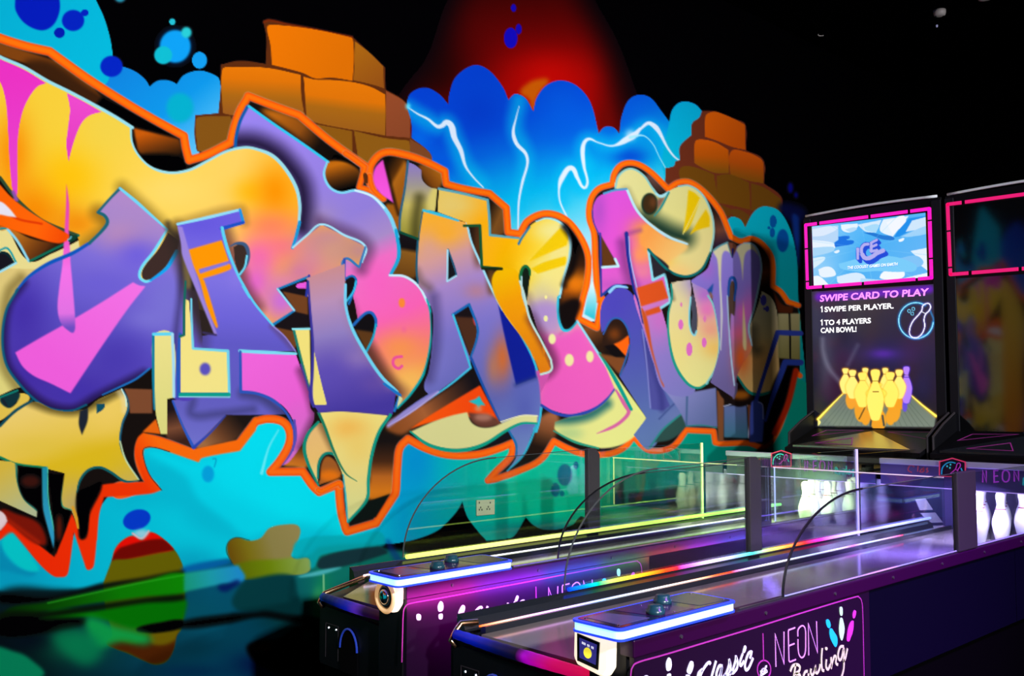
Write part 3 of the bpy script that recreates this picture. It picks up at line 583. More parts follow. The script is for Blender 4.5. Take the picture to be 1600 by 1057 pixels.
# ---- A
poly('N 440,440c 560,460 670,500 715,512c 745,630 800,760 870,920 940,1056 O 920,130 1030,290 1130,480 1178,650 1182,800 1152,940 R 940,520 870,690 770,785c 830,690 822,620 775,530c 720,470c 620,260 545,80 O 740,540c 640,615 540,690 420,785 300,865 218,905c 300,830 400,755 478,705c 455,680 452,640 480,560 500,400 505,200 450,70 N 415,900 405,800 415,600',
  G2((690,340,'fcb030'),(690,372,'f4ac58'),(685,405,'d49c9c'),(690,450,'a888c8'),(710,520,'7c74c8'),(780,620,'5c64b4'),(820,710,'6c84bc'),b=[(690,365,30,20,'ffb020',.8),(670,390,24,30,'d8a098',.7),(745,455,22,14,'b88090',.8),(785,560,16,40,'c86838',1),(770,575,12,30,'c87840',.6),(680,560,30,50,'7c78cc',.7),(590,690,30,16,'7c6cc0',.5),(820,640,20,30,'5058ac',.7)]))
A_=last
line('O 510,100 520,250 515,420 480,600',16,'3c3468',f=12,a=.6,clip=A_); line('O 480,40 430,0 400,-60',12,'50402c',f=9,a=.5,clip=A_)
poly('O 912,135c 1030,290 1130,480 1152,600c 1025,648c 980,460 940,280','0c1c90',f=.7,clip=A_,keep=False); line('O 1025,648 1150,600',6,'283878',f=5,a=.6,clip=A_)
poly('O 632,208c 732,145c 780,260 785,320 740,480c','171014'); poly('O 640,220c 770,228c 785,300 770,400 738,470c','4c2c1c',f=1); poly('O 755,230 775,235 778,280','c83c38',f=.5)
line('O 630,208 732,143c 785,290 780,360 740,480',[4,4,3.5,3],'1668b0',f=.6); line('O 632,210 690,380 742,540c 620,640 478,740',[3.4,3.4,3.4,3,2],'40c0e4',f=.6); line('O 225,903 300,862 420,782 540,690',[1.5,2.4,2.4,2],'c0b4e8',f=.8); poly('O 215,908 300,830 400,762 470,720 540,690 420,780 300,862','a898dc',f=1,a=.8,keep=False)
poly('N 598,680c 652,842c 595,880c','16161c'); line('N 600,680 640,790 653,842',2.6,'1a5878',f=.6); line('N 598,685 594,880c 652,845',2.8,'a8e0f4',f=.6)
line('N 440,435 415,600 403,800 412,890',[3.5,3.5,3.5,3],'1c5c74',f=.7); line('N 440,432 540,460 665,500',[5,5,3],'38c0e0',f=.7)
# gap right of A with dark
poly('N 715,512c 725,535 800,530c 815,790c 935,800c 890,830 O 895,110c 850,0c N 760,650','20140e'); dot('N 790,640',6,40,'5c3418',f=5); dot('N 870,880',6,22,'6a4420',f=4)
line('N 718,515 745,630 800,760 870,920 940,1056 O 920,130 1030,290',[3,3.4,3.4,3.4,3.4,3.4],'a0e0f4',f=.7); line('O 1030,290 1130,480 1178,650 1182,800 1152,940 R 940,520',[3,3.4,3.4,3.6,3.4,3.4],'30b8d8',f=.7); line('R 545,80 620,255 722,475',[4,4,3],'1a50a4',f=.8); line('R 780,535 825,620 825,690',[3.5,4,3],'1c6ca8',f=.8); line('R 955,490 910,610 860,700 770,785',[3.4,3.4,3,2],'30a8c8',f=.7)
# ---- under A: wedge and pale swoosh
poly('R 165,520c 300,430 600,250c 725,490c 600,480 500,440 300,480',G2((660,640,'ff5a0c'),(740,640,'f8480c')),f=.6)
poly('R 528,350c 572,336c 597,316c 612,348c 634,376c 606,374c 590,394c 578,372c','20bcc4',f=.5); dot('R 590,395',6,4,'d89068',f=3)
poly('R 525,420c 545,470 590,505 650,512 735,490c 690,450 600,430','6a3c30',f=1.5); dot('R 620,450',14,6,'a87060',f=3)
poly('R 165,540c 300,480 420,440 520,418c 545,480 600,512 680,510 760,475 860,438 960,440c 955,490c 860,490 760,530 640,610 500,645 380,645 270,610','dcd894',f=.4)
line('R 165,540 270,618 400,655 520,652 640,612 760,535 860,488 955,488',[2.5,5,6,6,5.5,5,4,3],'0e9c84',f=.7); line('R 730,478 860,440 960,440',1.6,'f0ecc0',f=.7)
poly('R 640,625c 780,545c 790,575c 700,615c','14121c',f=.6)
# ---- T-block + n
poly('N 345,132c 390,150 432,182c 440,245 485,290 540,303c 522,440c 440,428c 412,620c 295,575c 320,350',G2((640,255,'8c78c8'),(645,290,'a09890'),(650,320,'c8b860'),(640,365,'9c9438')))
TB=last
line('N 420,360 400,500 395,600',16,'3c3818',f=9,a=.7,clip=TB)
poly('N 500,300 560,305 530,440 480,432','dccc70',f=3,clip=TB,keep=False)
line('N 350,130 330,300 300,480 297,570',[3.5,3.5,3.5,3.5],'2c6480',f=.8); line('N 300,572 412,615',4,'0c4c38',f=.7); line('N 537,300 528,440',[2,4],'0c0808',f=.6)
poly('O 1150,560c 1260,540 1310,700 1180,790c 1170,650','c850a4',f=.5)
poly('N 543,302c 690,332 848,372c 862,590c 1042,612c 1080,570 1140,512 1220,487 1305,518 1362,600 1360,720 1325,850 1295,980 O 1290,100 1288,220 1310,292 1340,308 1375,285 1408,248c 1500,390 1600,540 Q 410,650c 400,690 330,760 230,825 120,832 0,802 R 985,370c 980,300c 1045,150 1045,100 990,0 O 1245,552 1240,490 1180,360 1110,230 1075,80 1052,0 N 1055,860 1070,800 1090,785 1110,820 1105,900 1085,1020 O 1110,150 1160,300 1210,420 1160,500 1100,400 950,200 890,60 N 890,830 935,800c 812,790c 800,533c 720,535 715,512c 535,445c',
  G2((700,320,'ecc860'),(745,350,'fcb428'),(790,390,'fcb400'),(840,400,'f4d030'),(870,380,'ecdc80'),b=[(710,320,34,20,'e8cc70',.8),(860,360,34,22,'ece290',.9),(850,420,28,20,'ece080',.8),(845,455,24,18,'dcd088',.9),(850,490,40,26,'a48cc8',1),(835,520,20,24,'a888b8',.8),(880,540,50,30,'d470c0',1),(880,600,70,50,'e858b8',1),(930,640,60,40,'e858b4',.9),(960,580,30,50,'e25cba',.9),(870,650,60,30,'e45ab4',.9),(790,430,18,40,'f0b400',1),(800,480,16,24,'f09c08',1),(835,560,16,30,'e08010',.7),(760,350,18,16,'ffb000',.6)]))
N_=last
poly('N 890,830 1000,800 1050,850 O 1052,0 1075,80 1110,230 1180,360 1240,490 1245,550 1180,582c 1120,440 1000,260 890,80',G2((785,430,'f4b800'),(800,470,'f09c04'),(845,580,'d87810')),f=.5)
LL=last
poly('O 1130,330 1200,330 1300,335 1380,290 1420,260 1520,400 1620,560 Q 405,690 250,840 60,850 R 960,400 960,320 O 1210,540 1240,490 1180,380','e458b6',f=7,a=.95,clip=N_,keep=False); poly('O 1120,160 1290,140 1300,300 1240,330 1160,300','a888c4',f=6,a=.75,clip=N_,keep=False)
poly('N 890,830 1000,800 1050,850 O 1052,0 1075,80 1110,230 1180,360 1240,490 1245,550 1180,582c 1120,440 1000,260 890,80',G2((785,430,'f4b800'),(800,470,'f09c04'),(845,580,'d87810')),f=.5)
LL=last
line('O 1120,260 1180,380 1240,490',8,'b05810',f=5,a=.4,clip=LL)
line('O 1120,230 1200,370 1260,500 1240,560 1180,600',14,'4c1c3c',f=10,a=.7,clip=N_); line('O 1100,90 1150,250',10,'6c5c80',f=8,a=.4,clip=N_)
line('O 1400,260 1300,330',3,'b04890',f=4,a=.4,clip=N_)
poly('N 1105,755c 1300,545c 1345,580 1352,610 1342,655c','ecc408',f=.5); poly('N 1120,800c 1200,760 1335,722c 1340,750 1332,778c 1160,832c','ecc408',f=.7)
poly('N 1058,830 1090,785 1112,822 1106,900 1088,1010 O 1085,80 1060,0','101c14'); line('N 1055,900 1055,830 1080,785 1108,805 1112,840',[3,5,5,4,3],'146838',f=.8); line('N 1060,850 1065,960 1085,1030',2.4,'a8d4d8',f=.7)
dot('O 1212,98',1.8,3,'f4ec90'); dot('O 1211,232',3.2,4.8,'e8e49c'); dot('O 1251,360',5.6,8,'e8e49c',f=.5); dot('O 1358,492',7,9.6,'e8dc9c',f=.5); dot('O 1487,470',5.8,9,'e8dc9c',f=.5)
line('N 543,300 690,330 848,370c 858,480 862,590c 1042,610',[4,4,4,4,4,3],'5ca8b8',f=.8); line('N 700,532 800,530c 812,790c 935,800',[4,4.4,4.4,4],'145430',f=.8); line('N 815,800 935,802',4,'14240c',f=1)
line('N 1042,645 1060,610 1110,540',[4,4,3],'2c7c9c',f=.8); line('N 1150,505 1220,485 1305,515 1360,600 1360,720 1325,850 1297,980',[2,3,4,4,3.5,3.5,3.5],'a0e0ea',f=.8); line('N 1297,970 O 1288,100 1290,220 1315,298 1345,308 1380,285 1408,248',[3,4,4,4.4,4.4,3.6,3],'2cb8d4',f=.7)
line('O 1050,0 1075,80 1110,230 1185,375 1243,490c 1245,555 1180,582',[3.4,3.4,3.4,3.2,3.2,3.2],'b8dcd4',f=.7); line('R 985,375 1050,415 1130,438 1200,436 1320,395 1400,330 1445,270',[4,5,5,5,5,4,3],'2844a4',f=.8); line('O 1408,248 1500,390 1590,530',[3.4,3.4,4],'8cd0e4',f=.8)
# shade in the gap to the right of n
line('N 1330,540 1390,640 1380,780 1330,900',10,'080406',f=6,a=.9); dot('N 1400,900',13,10,'e07408',f=6); poly('O 1310,150 1420,120 1400,230 1350,290 1305,230','100808',f=3)
# ---- pale yellow under the belly
poly('Q 310,450c 380,550 600,855c 560,930 500,990 420,1030 300,1042 150,1000 30,930 30,880c 120,850 230,830 330,770 405,680c','dedc86',f=.4)
PY_=last
line('Q 30,860 130,860 250,830 350,765',16,'0c5860',f=9,a=.85,clip=PY_); dot('Q 120,950',22,8,'88b884',f=7,a=.6,clip=PY_)
line('Q 310,450 410,620 505,800',[3,6,5],'0c9684',f=.7); line('Q 410,680 470,780 490,815 460,860 400,905 290,952',[3,6,6,5.5,5,1],'d0609a',f=.9); poly('Q 310,450c 600,855c 505,800c 420,640','e0e084',f=.4); line('Q 310,450 410,620 505,800',[3,6,5],'0c9684',f=.7); line('Q 20,935 150,1003 300,1044',[2,4,3],'2c9478',f=.8)
# ---- FUN : dark violet foot of the F
poly('Q 320,320c 310,220 330,120 400,50 470,45 530,110 590,320 720,680 860,690 860,850 780,870 640,1040 600,1050 520,960c 600,855c 430,590c 480,500 495,380 470,280 430,235 380,240 345,300',
  G2((970,460,'4c44b0'),(990,540,'4c50ac'),(1010,620,'5464a8'),(1040,680,'5c74a8'),b=[(960,480,20,30,'4840b0',.7),(1060,650,30,20,'6c78b0',.7)]))
FF=last
poly('Q 560,300c 600,420 640,560 690,650 748,780c 700,805 630,800c 600,560','4c4c98',f=.8,clip=FF,keep=False); line('Q 600,380 650,560 690,700 700,800',8,'34347c',f=6,a=.7,clip=FF); line('Q 575,300 600,500 625,790',[2,2,2],'7c80c4',f=1)
poly('Q 330,330c 380,245 440,240 492,320 492,430 440,580c 400,560 420,500 330,400','2a1810'); poly('Q 395,392c 440,372 490,335c 492,420 475,470c','f8620c',f=.8); poly('Q 300,450c 470,480c 450,560 430,580c','7a4420',f=1); dot('Q 400,330',9,9,'7c3c10',f=5); poly('Q 335,405c 400,400 465,470c 400,470','100a0c',f=.6)
line('Q 330,330 380,240 430,232 475,280 497,350',[2,3,3,3,2],'2c5ca8',f=.8); line('Q 495,400 470,490 435,585',3,'285898',f=.8)
poly('Q 640,1010c 700,930 780,860 845,812c 850,900 760,985','2c4c48',f=.7); line('Q 620,1040 700,930 780,860 845,810',[3,3,3,2],'2c8484',f=.8); line('Q 860,700 780,760 680,860',2.5,'40508c',f=1.5)
# lower blocks
poly('Q 690,650c 850,690 1035,665c 1045,910c 850,905c 800,800',G2((1060,610,'8484c0'),(1100,660,'6470a4')),f=.5); line('Q 855,690 850,900',3,'44608c',f=1.5)
line('Q 850,905 950,900 1040,915',2,'2c8080',f=.9); poly('Q 1040,680c 1085,700c 1082,1000c 1048,1000c','7c4a2c',f=.6); poly('Q 1085,782c 1225,765c 1237,982c 1085,975c',G2((1150,640,'5c6ca0'),(1150,685,'3c7088')),f=.4); line('Q 1085,780 1225,764 1238,980',1.8,'a0a8c8',f=.8); poly('Q 1232,770c 1252,775c 1255,985c 1242,985c','6c3c24')
poly('Q 1050,670 1160,640 1180,600 1320,705 1260,760 1155,780','160c0c',f=.6); dot('Q 1190,710',14,7,'a85c14',f=3)
# ---- pale S above the F
poly('P 405,255 430,175 500,137 580,178 640,262 690,308 740,275 800,248 870,244 950,300 1005,410 1022,530 1000,660 945,765 860,806 770,790 690,725 612,640 500,560 540,440 480,270',
  G2((990,280,'e0d890'),(1060,340,'e2da88'),(1080,400,'e8d88c'),b=[(1015,385,24,22,'fcac20',1),(1030,410,24,14,'fcb838',.9),(1060,425,26,14,'f8c878',.8),(1000,300,30,24,'dcd890',.6)]))
S_=last
line('P 590,450 680,500 760,540 840,570',26,'0c2c24',f=17,a=.95,clip=S_); line('P 470,280 530,400 560,450',14,'6c6440',f=8,a=.5,clip=S_); line('P 690,310 660,400 610,440',8,'5c5c30',f=7,a=.6,clip=S_)
poly('P 862,268c 900,285 938,322c 870,500 826,545c 850,400','ecc404',f=.6); poly('P 870,550c 930,450 972,388c 995,440 995,498c 920,520','eac008',f=.6); line('P 828,545 900,400 935,325',1,'f0e8a0',f=1)
dot('P 620,355',13,17,'08322c',f=.8); dot('P 620,355',11,15.5,'3c2812',f=1); dot('P 640,345',5,8,'60381c',f=3)
poly('P 668,330c 720,310c 672,390c','8c5c50',f=1)
line('P 405,255 430,175 500,135 580,175 640,260 690,310 740,278',[3,3.4,3,3,3,4,3],'8cc8c4',f=.8); line('P 660,292 690,308 735,285',[3,5,3],'a4e0ea',f=.8); line('P 740,285 690,380 650,430',[3,3.4,2],'1c8c8c',f=.8); line('P 800,246 870,242 950,298 1005,410 1022,530 1000,660',[2.4,3,3,3,3,3],'98ccc8',f=.8); line('P 1000,660 945,765 860,808 770,790 690,728 612,640',[3,4,4,4,3.4,3],'0c6c6c',f=.8)
# ---- F
poly('P 265,400 290,320 340,287c 400,270 475,263c 520,360 590,450 650,505 720,555 640,620 612,640c 638,830c 715,798c 750,968c 692,1005c Q 725,280 760,440 800,580 900,690 720,690 640,500 590,330 520,100 P 530,900 500,860 400,870 320,930c 310,750 320,752c 420,745c 300,545',
  G2((950,300,'d850d0'),(960,400,'dc50c8'),(985,440,'d45cc0'),(1000,480,'c878c0'),(1030,560,'8c78c4'),(1060,640,'7878bc'),b=[(935,330,14,40,'9c48b8',.6),(1005,360,24,20,'ec8858',1),(1015,385,22,26,'fca830',1),(1000,400,16,20,'f89850',.8),(1005,425,18,14,'e87c98',.9),(1030,500,18,26,'c86cc0',.8),(960,445,34,10,'b44cb4',.6)]))
F_=last
poly('P 600,480 720,560 860,612 800,680 690,725 612,640 560,600',G2((1010,370,'f49c48'),(1060,400,'f4c470')),f=2,clip=S_,keep=False)
line('P 450,600 475,760 520,880',16,'5c2468',f=10,a=.55,clip=F_); line('P 560,520 470,545',6,'8c3890',f=5,a=.6,clip=F_)
line('P 475,540 490,700 520,880 Q 550,130 580,260',[6,6,4,3,3],'1c2c8c',f=.8); line('P 490,560 500,700 540,880 Q 590,280',[1.5,2,2,1.5],'a8b4ec',f=.8)
line('P 480,268 540,395 620,480 740,562 855,606',[4,4,4,4.4,3],'b4e0ec',f=.8); line('P 335,290 400,270 475,262',3.4,'4c98c8',f=.8); line('P 262,400 270,470 330,590 420,740',[2,2,2,2.4],'4c3c9c',f=.8)
poly('P 312,545c 325,750c 422,745c','5c3414',f=.6); line('P 312,540 315,750 318,930',[3,3,3],'3c3498',f=.8); line('P 325,752 425,745c 405,700',4,'b8e4ec',f=.8); line('P 318,930 400,870 470,870',[4,5,4],'1c3c94',f=.8); line('P 370,905 410,872 480,878',[5,4.4,3],'8cc8f0',f=.8)
poly('P 612,645c 740,745 720,780 640,832c','28242c',f=.5); line('P 612,645 640,832c 715,796c 750,968c 692,1005',[3.4,4,4,4,4],'8cd8ea',f=.7); line('P 612,640 690,728 735,770',4,'0c6c6c',f=.8)
poly('P 538,880c 700,830c 738,945c 565,998c','d8501c',f=.7); poly('Q 590,185c 680,155c 692,190c 600,218c','d4501c',f=.7); poly('Q 565,165 600,215 640,430 690,610 712,662 690,625 625,420','c8501c',f=.6)
# ---- second U
poly('P 755,845c 875,830c Q 880,50 870,200 870,280 895,338 916,300 918,200 890,40 P 880,835c 1040,830c Q 1000,60 1015,140 1042,250 1057,400 1030,545 975,640 920,667 850,632 780,520 742,350 738,220 760,100',
  G2((1060,450,'e2d49c'),(1065,540,'e8d88c'),(1090,600,'e8e090'),b=[(1100,440,34,22,'8c7cd4',1),(1102,462,20,20,'b070cc',1),(1105,485,18,20,'e878bc',1),(1110,515,22,20,'f0a088',.9),(1115,545,20,16,'f4c060',.8),(1055,545,20,50,'ecd884',.6)]))
line('P 735,790 760,830',8,'101014',f=4); line('Q 755,60 768,110',6,'4a4030',f=4,a=.5)
dot('Q 815,270',4,8,'e06cc0'); dot('Q 868,425',4.8,10.6,'e06cc0'); dot('Q 961,382',3.8,7.6,'e46cc4'); dot('Q 818,145',1.6,3.8,'e06cb8'); dot('Q 965,235',2.5,5,'e46cc0',a=.7)
poly('Q 876,120 885,200 882,290 898,335 916,300 916,200 893,80','484858'); line('Q 878,100 868,200 872,285 897,338 914,310',2.6,'84d4e0',f=.7)
line('Q 755,20 760,100 738,200 738,330 775,510 850,632 920,667 985,635',[3,3,3,3.4,4,4.4,4,3],'1c9484',f=.8); line('Q 985,90 1015,140 1042,250 1057,400 1030,545 975,640',[3,3,3.4,3,3,3],'84c8cc',f=.8)
# ---- second n and its tail
poly('Q 1250,270 1300,140 1322,60c 1380,100 1415,190 1428,480 1422,640 1370,690 1310,705 1240,690 1170,600 1130,500',G2((1180,480,'c4b490'),(1180,600,'dcb068'),b=[(1190,560,24,30,'f0a050',.6),(1160,560,14,30,'e86428',.9)]))
TL=last
line('Q 1260,300 1270,410 1290,430',16,'4c4438',f=10,a=.7,clip=TL); line('Q 1165,590 1240,690 1310,708 1380,690',[3,4,5,4],'14786c',f=.9)
dot('Q 1332,118',4.8,8.4,'4c44b0'); dot('Q 1355,172',3,5,'4c44b0'); dot('Q 1336,171',1.5,2.4,'4c44b0')
poly('Q 1420,200c 1560,200c 1560,490c 1424,480c',G2((1225,490,'a89c70'),(1245,560,'7c7440')),f=.5); line('Q 1495,200 1500,480',3,'0c0a0a',f=.6); poly('Q 1390,50c 1450,145 1520,152c 1512,200c 1422,195c','50200c',f=.6)
poly('P 1018,650 1060,620 1108,597c 1136,690c 1160,630 1210,600 1265,608 1303,665 1317,760 1300,870 Q 1308,10 1270,180 1240,290 1262,405 1200,520 1165,600 1158,690 1148,730c 1000,632c 1057,420 1042,250 1012,110 P 985,900 880,840 900,820 980,760',
  G2((1130,390,'9080d8'),(1140,450,'8470cc'),(1140,500,'8874bc'),(1135,600,'6c6098'),b=[(1160,490,14,20,'d860b8',1),(1155,520,14,20,'e0609c',.9),(1158,560,14,34,'e85c24',1),(1175,550,14,26,'ec8048',.9),(1105,420,14,20,'a468cc',.8),(1172,480,12,30,'c860b8',.7)]))
poly('P 1020,645 1105,598c 1135,662 1090,648 1070,700 1066,1000c 1052,800 1042,700','dcd4ac',f=.5); poly('P 1160,640 1210,600 1270,612 1305,685c 1260,640 1222,660 1208,720 1202,840c 1190,720 1172,660','dcd4a8',f=.5)
poly('Q 1205,110c 1226,380 1215,432 1202,350','e0c890',f=.5); line('Q 1060,0 1070,200 1065,430',[3,3.4,1.5],'c8c4cc',f=.8)
poly('P 1115,900 1120,860 1140,835 1155,870 1150,1056 Q 1130,200 1122,300 1110,100','4c3830',f=.5); line('P 1112,930 1116,860 1135,815 1158,850 1150,960',[3,4,5,4,2.5],'1c4c9c',f=.7); line('Q 1105,90 1115,280 1130,480 1150,650',[2,2,2.4,2.4],'a4c0dc',f=.7)
line('Q 1165,640 1160,690 1145,730',3,'5c5478',f=1); line('P 1018,648 1060,618 1108,596c 1130,680',[2.6,2.6,2.6,1.5],'5c9ca8',f=.8); line('P 1210,600 1268,608 1305,668 1318,760 1302,870 Q 1270,180 1240,290 1260,400',[2,2.6,3,3,3,3,3,2.4],'98c0d4',f=.8)
poly('P 980,895c 1020,850c 1010,910 1000,925','1c50a0',f=.4); poly('P 995,905 1015,930 1010,950','8c6050',f=.5); poly('P 1108,596c 1150,600 1165,625 1137,690c','6c3c2c',f=.6); line('P 1140,640 1137,690',[4,2],'1c1c5c',f=.7)
# navy piping
poly('Q 1430,560 1530,540 1470,780 1400,950 1340,1000 1335,860','0c0606',f=1); line('Q 1535,560 1480,780 1400,950',9,'a82404',f=2)
line('Q 1565,325 1420,320c 1350,540 1285,745',[8,8,6,6],'2c3c9c',f=.6); line('Q 1565,508 1468,505c 1390,720 1345,870',[9,9,7,4],'243890',f=.6); poly('Q 1255,762 1290,740 1325,770c 1338,850c 1325,1005c 1243,1005c','3c4ca4',f=.5); line('Q 1300,755 1325,770 1330,860',1.6,'8890c8',f=.7)
# ---- lower-left yellow creature
poly('G 0,170 20,175 50,230 105,200 110,160 130,138 185,165 150,210 60,270 0,310 -600,500 -600,100','e2c04c',f=.3); poly('G 0,170 100,130 125,145 105,195 50,232','0c3038',f=.5); line('G 0,165 110,122',3,'0c7c70',f=.8); poly('G 8,172 22,175 50,225 30,215','14202c')
poly('G -600,480 0,345 60,280 190,200 235,195 330,240 430,255 500,245 545,235 610,182 700,140 762,112c 790,170 797,240 762,330 750,450 790,560 870,682c 800,690 740,672 690,630 620,605 550,622 500,680 478,760 480,870 490,985c 447,872c 390,850 388,700 405,640c 290,612 100,580 0,542 -600,500',
  G2((60,640,'eccc6c'),(110,690,'e6c248'),(110,720,'dcb61c'),(105,790,'c8b058'),b=[(170,640,40,40,'f0cc60',.8),(140,720,60,24,'dcb818',.9),(60,700,60,20,'e0c040',.6),(120,790,20,26,'b8a060',.8)]))
CR=last
line('G 190,190 330,240 480,250 620,190 760,120',12,'2c2408',f=8,a=.7,clip=CR); line('G 740,120 775,180 780,250',9,'ecdcb0',f=5,a=.5,clip=CR)
poly('G 500,250c 550,230c 548,310 512,402c 492,330','1c2430',f=.4); poly('G 604,208c 655,204c 650,235 604,268c','0c4c60',f=.3); line('G 0,345 90,255 200,185',[4,5,4],'0a4a58',f=.7)
line('G 765,115 800,180 800,240 765,330 752,450 790,560 870,680',[2,3.4,3.4,3,3,2,2],'1c5c78',f=.8); line('G 760,115 785,170 790,220',[2,2,2],'c8f0e8',f=.8); line('G 750,440 785,555 865,678',[2,2.4,2],'c8d8a0',f=.8); line('G 860,688 780,690 690,632 620,603 550,622 502,682 480,760',[2,4,4,4,4,4,2],'0c5c60',f=.7)
line('G 0,540 100,580 285,604',[4,3,3],'0c7c54',f=.8); line('G 390,690 388,840 445,870',2,'2c8c6c',f=.8)
poly('G 0,560 100,585 112,700 150,800 232,872c 230,916c 0,812c -600,600 -600,420',G2((10,730,'d4b440'),(50,800,'b0b890')),f=.3); line('G 100,585 112,700 152,800 232,872',3,'2c7c6c',f=.8)
poly('G 110,600c 265,610c 260,740 270,900 H 330,280 220,150 0 0,800 G 232,915c 230,870 150,800 112,700','060406',f=.5); dot('G 190,690',14,9,'38100a',f=3)
poly('H 0,20 100,40 250,110 270,240 50,90','7a1204',f=2); line('H 20,60 240,220',6,'a01c04',f=4)
poly('G 262,605c 298,598c 300,800 340,1000 H 335,260c 280,60 G 268,850',G2((70,740,'1c8ca4'),(80,820,'2c98c0')),f=.4); line('G 298,610 302,800 338,1000',1.6,'4cc8a8',f=.7)
poly('G 300,640c 402,645c 385,850 440,880 H 350,300c G 330,900','070405',f=.5); dot('H 370,130',4,20,'5c1808',f=3)
poly('G 480,770 560,720 640,700 560,900 H 540,190 500,200 G 490,985','060405',f=1)
line('H 455,0 475,60 488,130',[4,5,3],'dc9c24',f=1)
poly('G 775,110c 950,115c 952,265c 812,265c 803,180','7c482c',f=.6); 
poly('G -600,700 0,875 42,930 0,992 -600,1300','e2cccf',f=.8); line('H 0,140 40,85',3,'e0c0c0',f=1.5)
# white triangle + orange fork
poly('E -600,200 0,355c 70,432 200,532 432,668c 425,700 360,722 200,680 0,612c -600,560',G2((0,340,'f86000'),(60,350,'ff6404'),(100,372,'f04a00')),f=.6); line('E 0,470 90,560 260,600',3,'d83000',f=2); poly('E -600,380 0,460 55,500 104,560c 50,552 0,542 -600,500','e4e0ee',f=.8)
poly('E 430,690 440,672 488,675c 430,712','0c3c2c'); line('E 425,700 440,690 445,680',2,'70c0d0',f=1); line('E 82,400 95,430 105,450',5,'8c50a8',f=2)
# ---- floor-level shapes below the letters (bands, lens and blots, light falling off painted in as darker tones)
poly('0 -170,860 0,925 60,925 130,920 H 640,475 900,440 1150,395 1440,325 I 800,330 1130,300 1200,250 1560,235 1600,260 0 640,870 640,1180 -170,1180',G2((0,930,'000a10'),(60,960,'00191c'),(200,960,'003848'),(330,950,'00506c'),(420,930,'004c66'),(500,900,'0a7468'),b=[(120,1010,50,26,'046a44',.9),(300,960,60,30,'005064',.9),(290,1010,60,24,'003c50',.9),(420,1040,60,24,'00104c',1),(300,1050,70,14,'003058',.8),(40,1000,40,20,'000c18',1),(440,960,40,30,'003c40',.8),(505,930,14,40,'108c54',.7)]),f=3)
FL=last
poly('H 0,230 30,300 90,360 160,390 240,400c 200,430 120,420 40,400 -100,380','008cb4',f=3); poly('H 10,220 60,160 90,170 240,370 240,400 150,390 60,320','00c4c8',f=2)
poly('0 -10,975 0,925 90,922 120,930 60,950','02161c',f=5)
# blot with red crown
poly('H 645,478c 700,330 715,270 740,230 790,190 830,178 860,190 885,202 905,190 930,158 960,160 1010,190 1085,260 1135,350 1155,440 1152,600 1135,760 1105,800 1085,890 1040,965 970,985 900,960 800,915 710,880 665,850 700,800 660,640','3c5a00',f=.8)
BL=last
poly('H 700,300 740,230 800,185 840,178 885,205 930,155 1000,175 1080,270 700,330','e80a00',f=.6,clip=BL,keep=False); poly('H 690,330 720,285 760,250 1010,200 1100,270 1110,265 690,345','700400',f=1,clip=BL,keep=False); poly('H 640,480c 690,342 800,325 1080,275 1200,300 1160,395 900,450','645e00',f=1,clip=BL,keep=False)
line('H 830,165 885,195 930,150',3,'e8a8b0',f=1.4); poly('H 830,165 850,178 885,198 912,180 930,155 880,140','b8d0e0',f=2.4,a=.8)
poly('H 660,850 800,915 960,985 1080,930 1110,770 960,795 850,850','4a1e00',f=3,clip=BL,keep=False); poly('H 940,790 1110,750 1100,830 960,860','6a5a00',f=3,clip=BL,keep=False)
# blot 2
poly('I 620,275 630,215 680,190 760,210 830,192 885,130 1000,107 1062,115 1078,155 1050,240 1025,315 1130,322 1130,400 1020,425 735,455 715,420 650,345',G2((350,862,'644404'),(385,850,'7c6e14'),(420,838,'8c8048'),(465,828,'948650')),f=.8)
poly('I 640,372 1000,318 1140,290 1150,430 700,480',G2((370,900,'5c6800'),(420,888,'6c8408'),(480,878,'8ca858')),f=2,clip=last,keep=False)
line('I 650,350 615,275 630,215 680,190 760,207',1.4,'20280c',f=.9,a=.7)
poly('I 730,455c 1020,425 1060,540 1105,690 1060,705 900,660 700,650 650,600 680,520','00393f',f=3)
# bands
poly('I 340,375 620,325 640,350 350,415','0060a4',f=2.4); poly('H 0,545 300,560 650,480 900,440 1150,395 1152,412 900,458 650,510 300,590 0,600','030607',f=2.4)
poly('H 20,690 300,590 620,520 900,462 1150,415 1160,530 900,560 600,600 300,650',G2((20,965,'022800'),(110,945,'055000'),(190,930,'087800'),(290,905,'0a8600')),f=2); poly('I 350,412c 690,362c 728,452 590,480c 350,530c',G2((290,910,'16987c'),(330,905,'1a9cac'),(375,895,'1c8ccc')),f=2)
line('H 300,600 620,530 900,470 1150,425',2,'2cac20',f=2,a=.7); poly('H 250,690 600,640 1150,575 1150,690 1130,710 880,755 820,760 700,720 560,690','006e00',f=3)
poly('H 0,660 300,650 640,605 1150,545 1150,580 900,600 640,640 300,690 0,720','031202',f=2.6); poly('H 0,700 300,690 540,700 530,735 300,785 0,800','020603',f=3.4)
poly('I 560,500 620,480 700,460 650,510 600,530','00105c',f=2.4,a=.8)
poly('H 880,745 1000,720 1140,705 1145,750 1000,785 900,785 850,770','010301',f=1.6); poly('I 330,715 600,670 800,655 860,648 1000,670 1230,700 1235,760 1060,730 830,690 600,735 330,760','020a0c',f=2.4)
poly('I 740,890 950,820 1080,740 1240,760 1240,1056 1000,1056','020206',f=3); dot('I 850,875',14,7,'3a1404',f=4); dot('I 1130,800',12,8,'0c3c28',f=4); dot('I 1190,600',8,26,'3ca864',f=5,a=.7); line('I 1222,420 1226,700',2.4,'80c890',f=1)
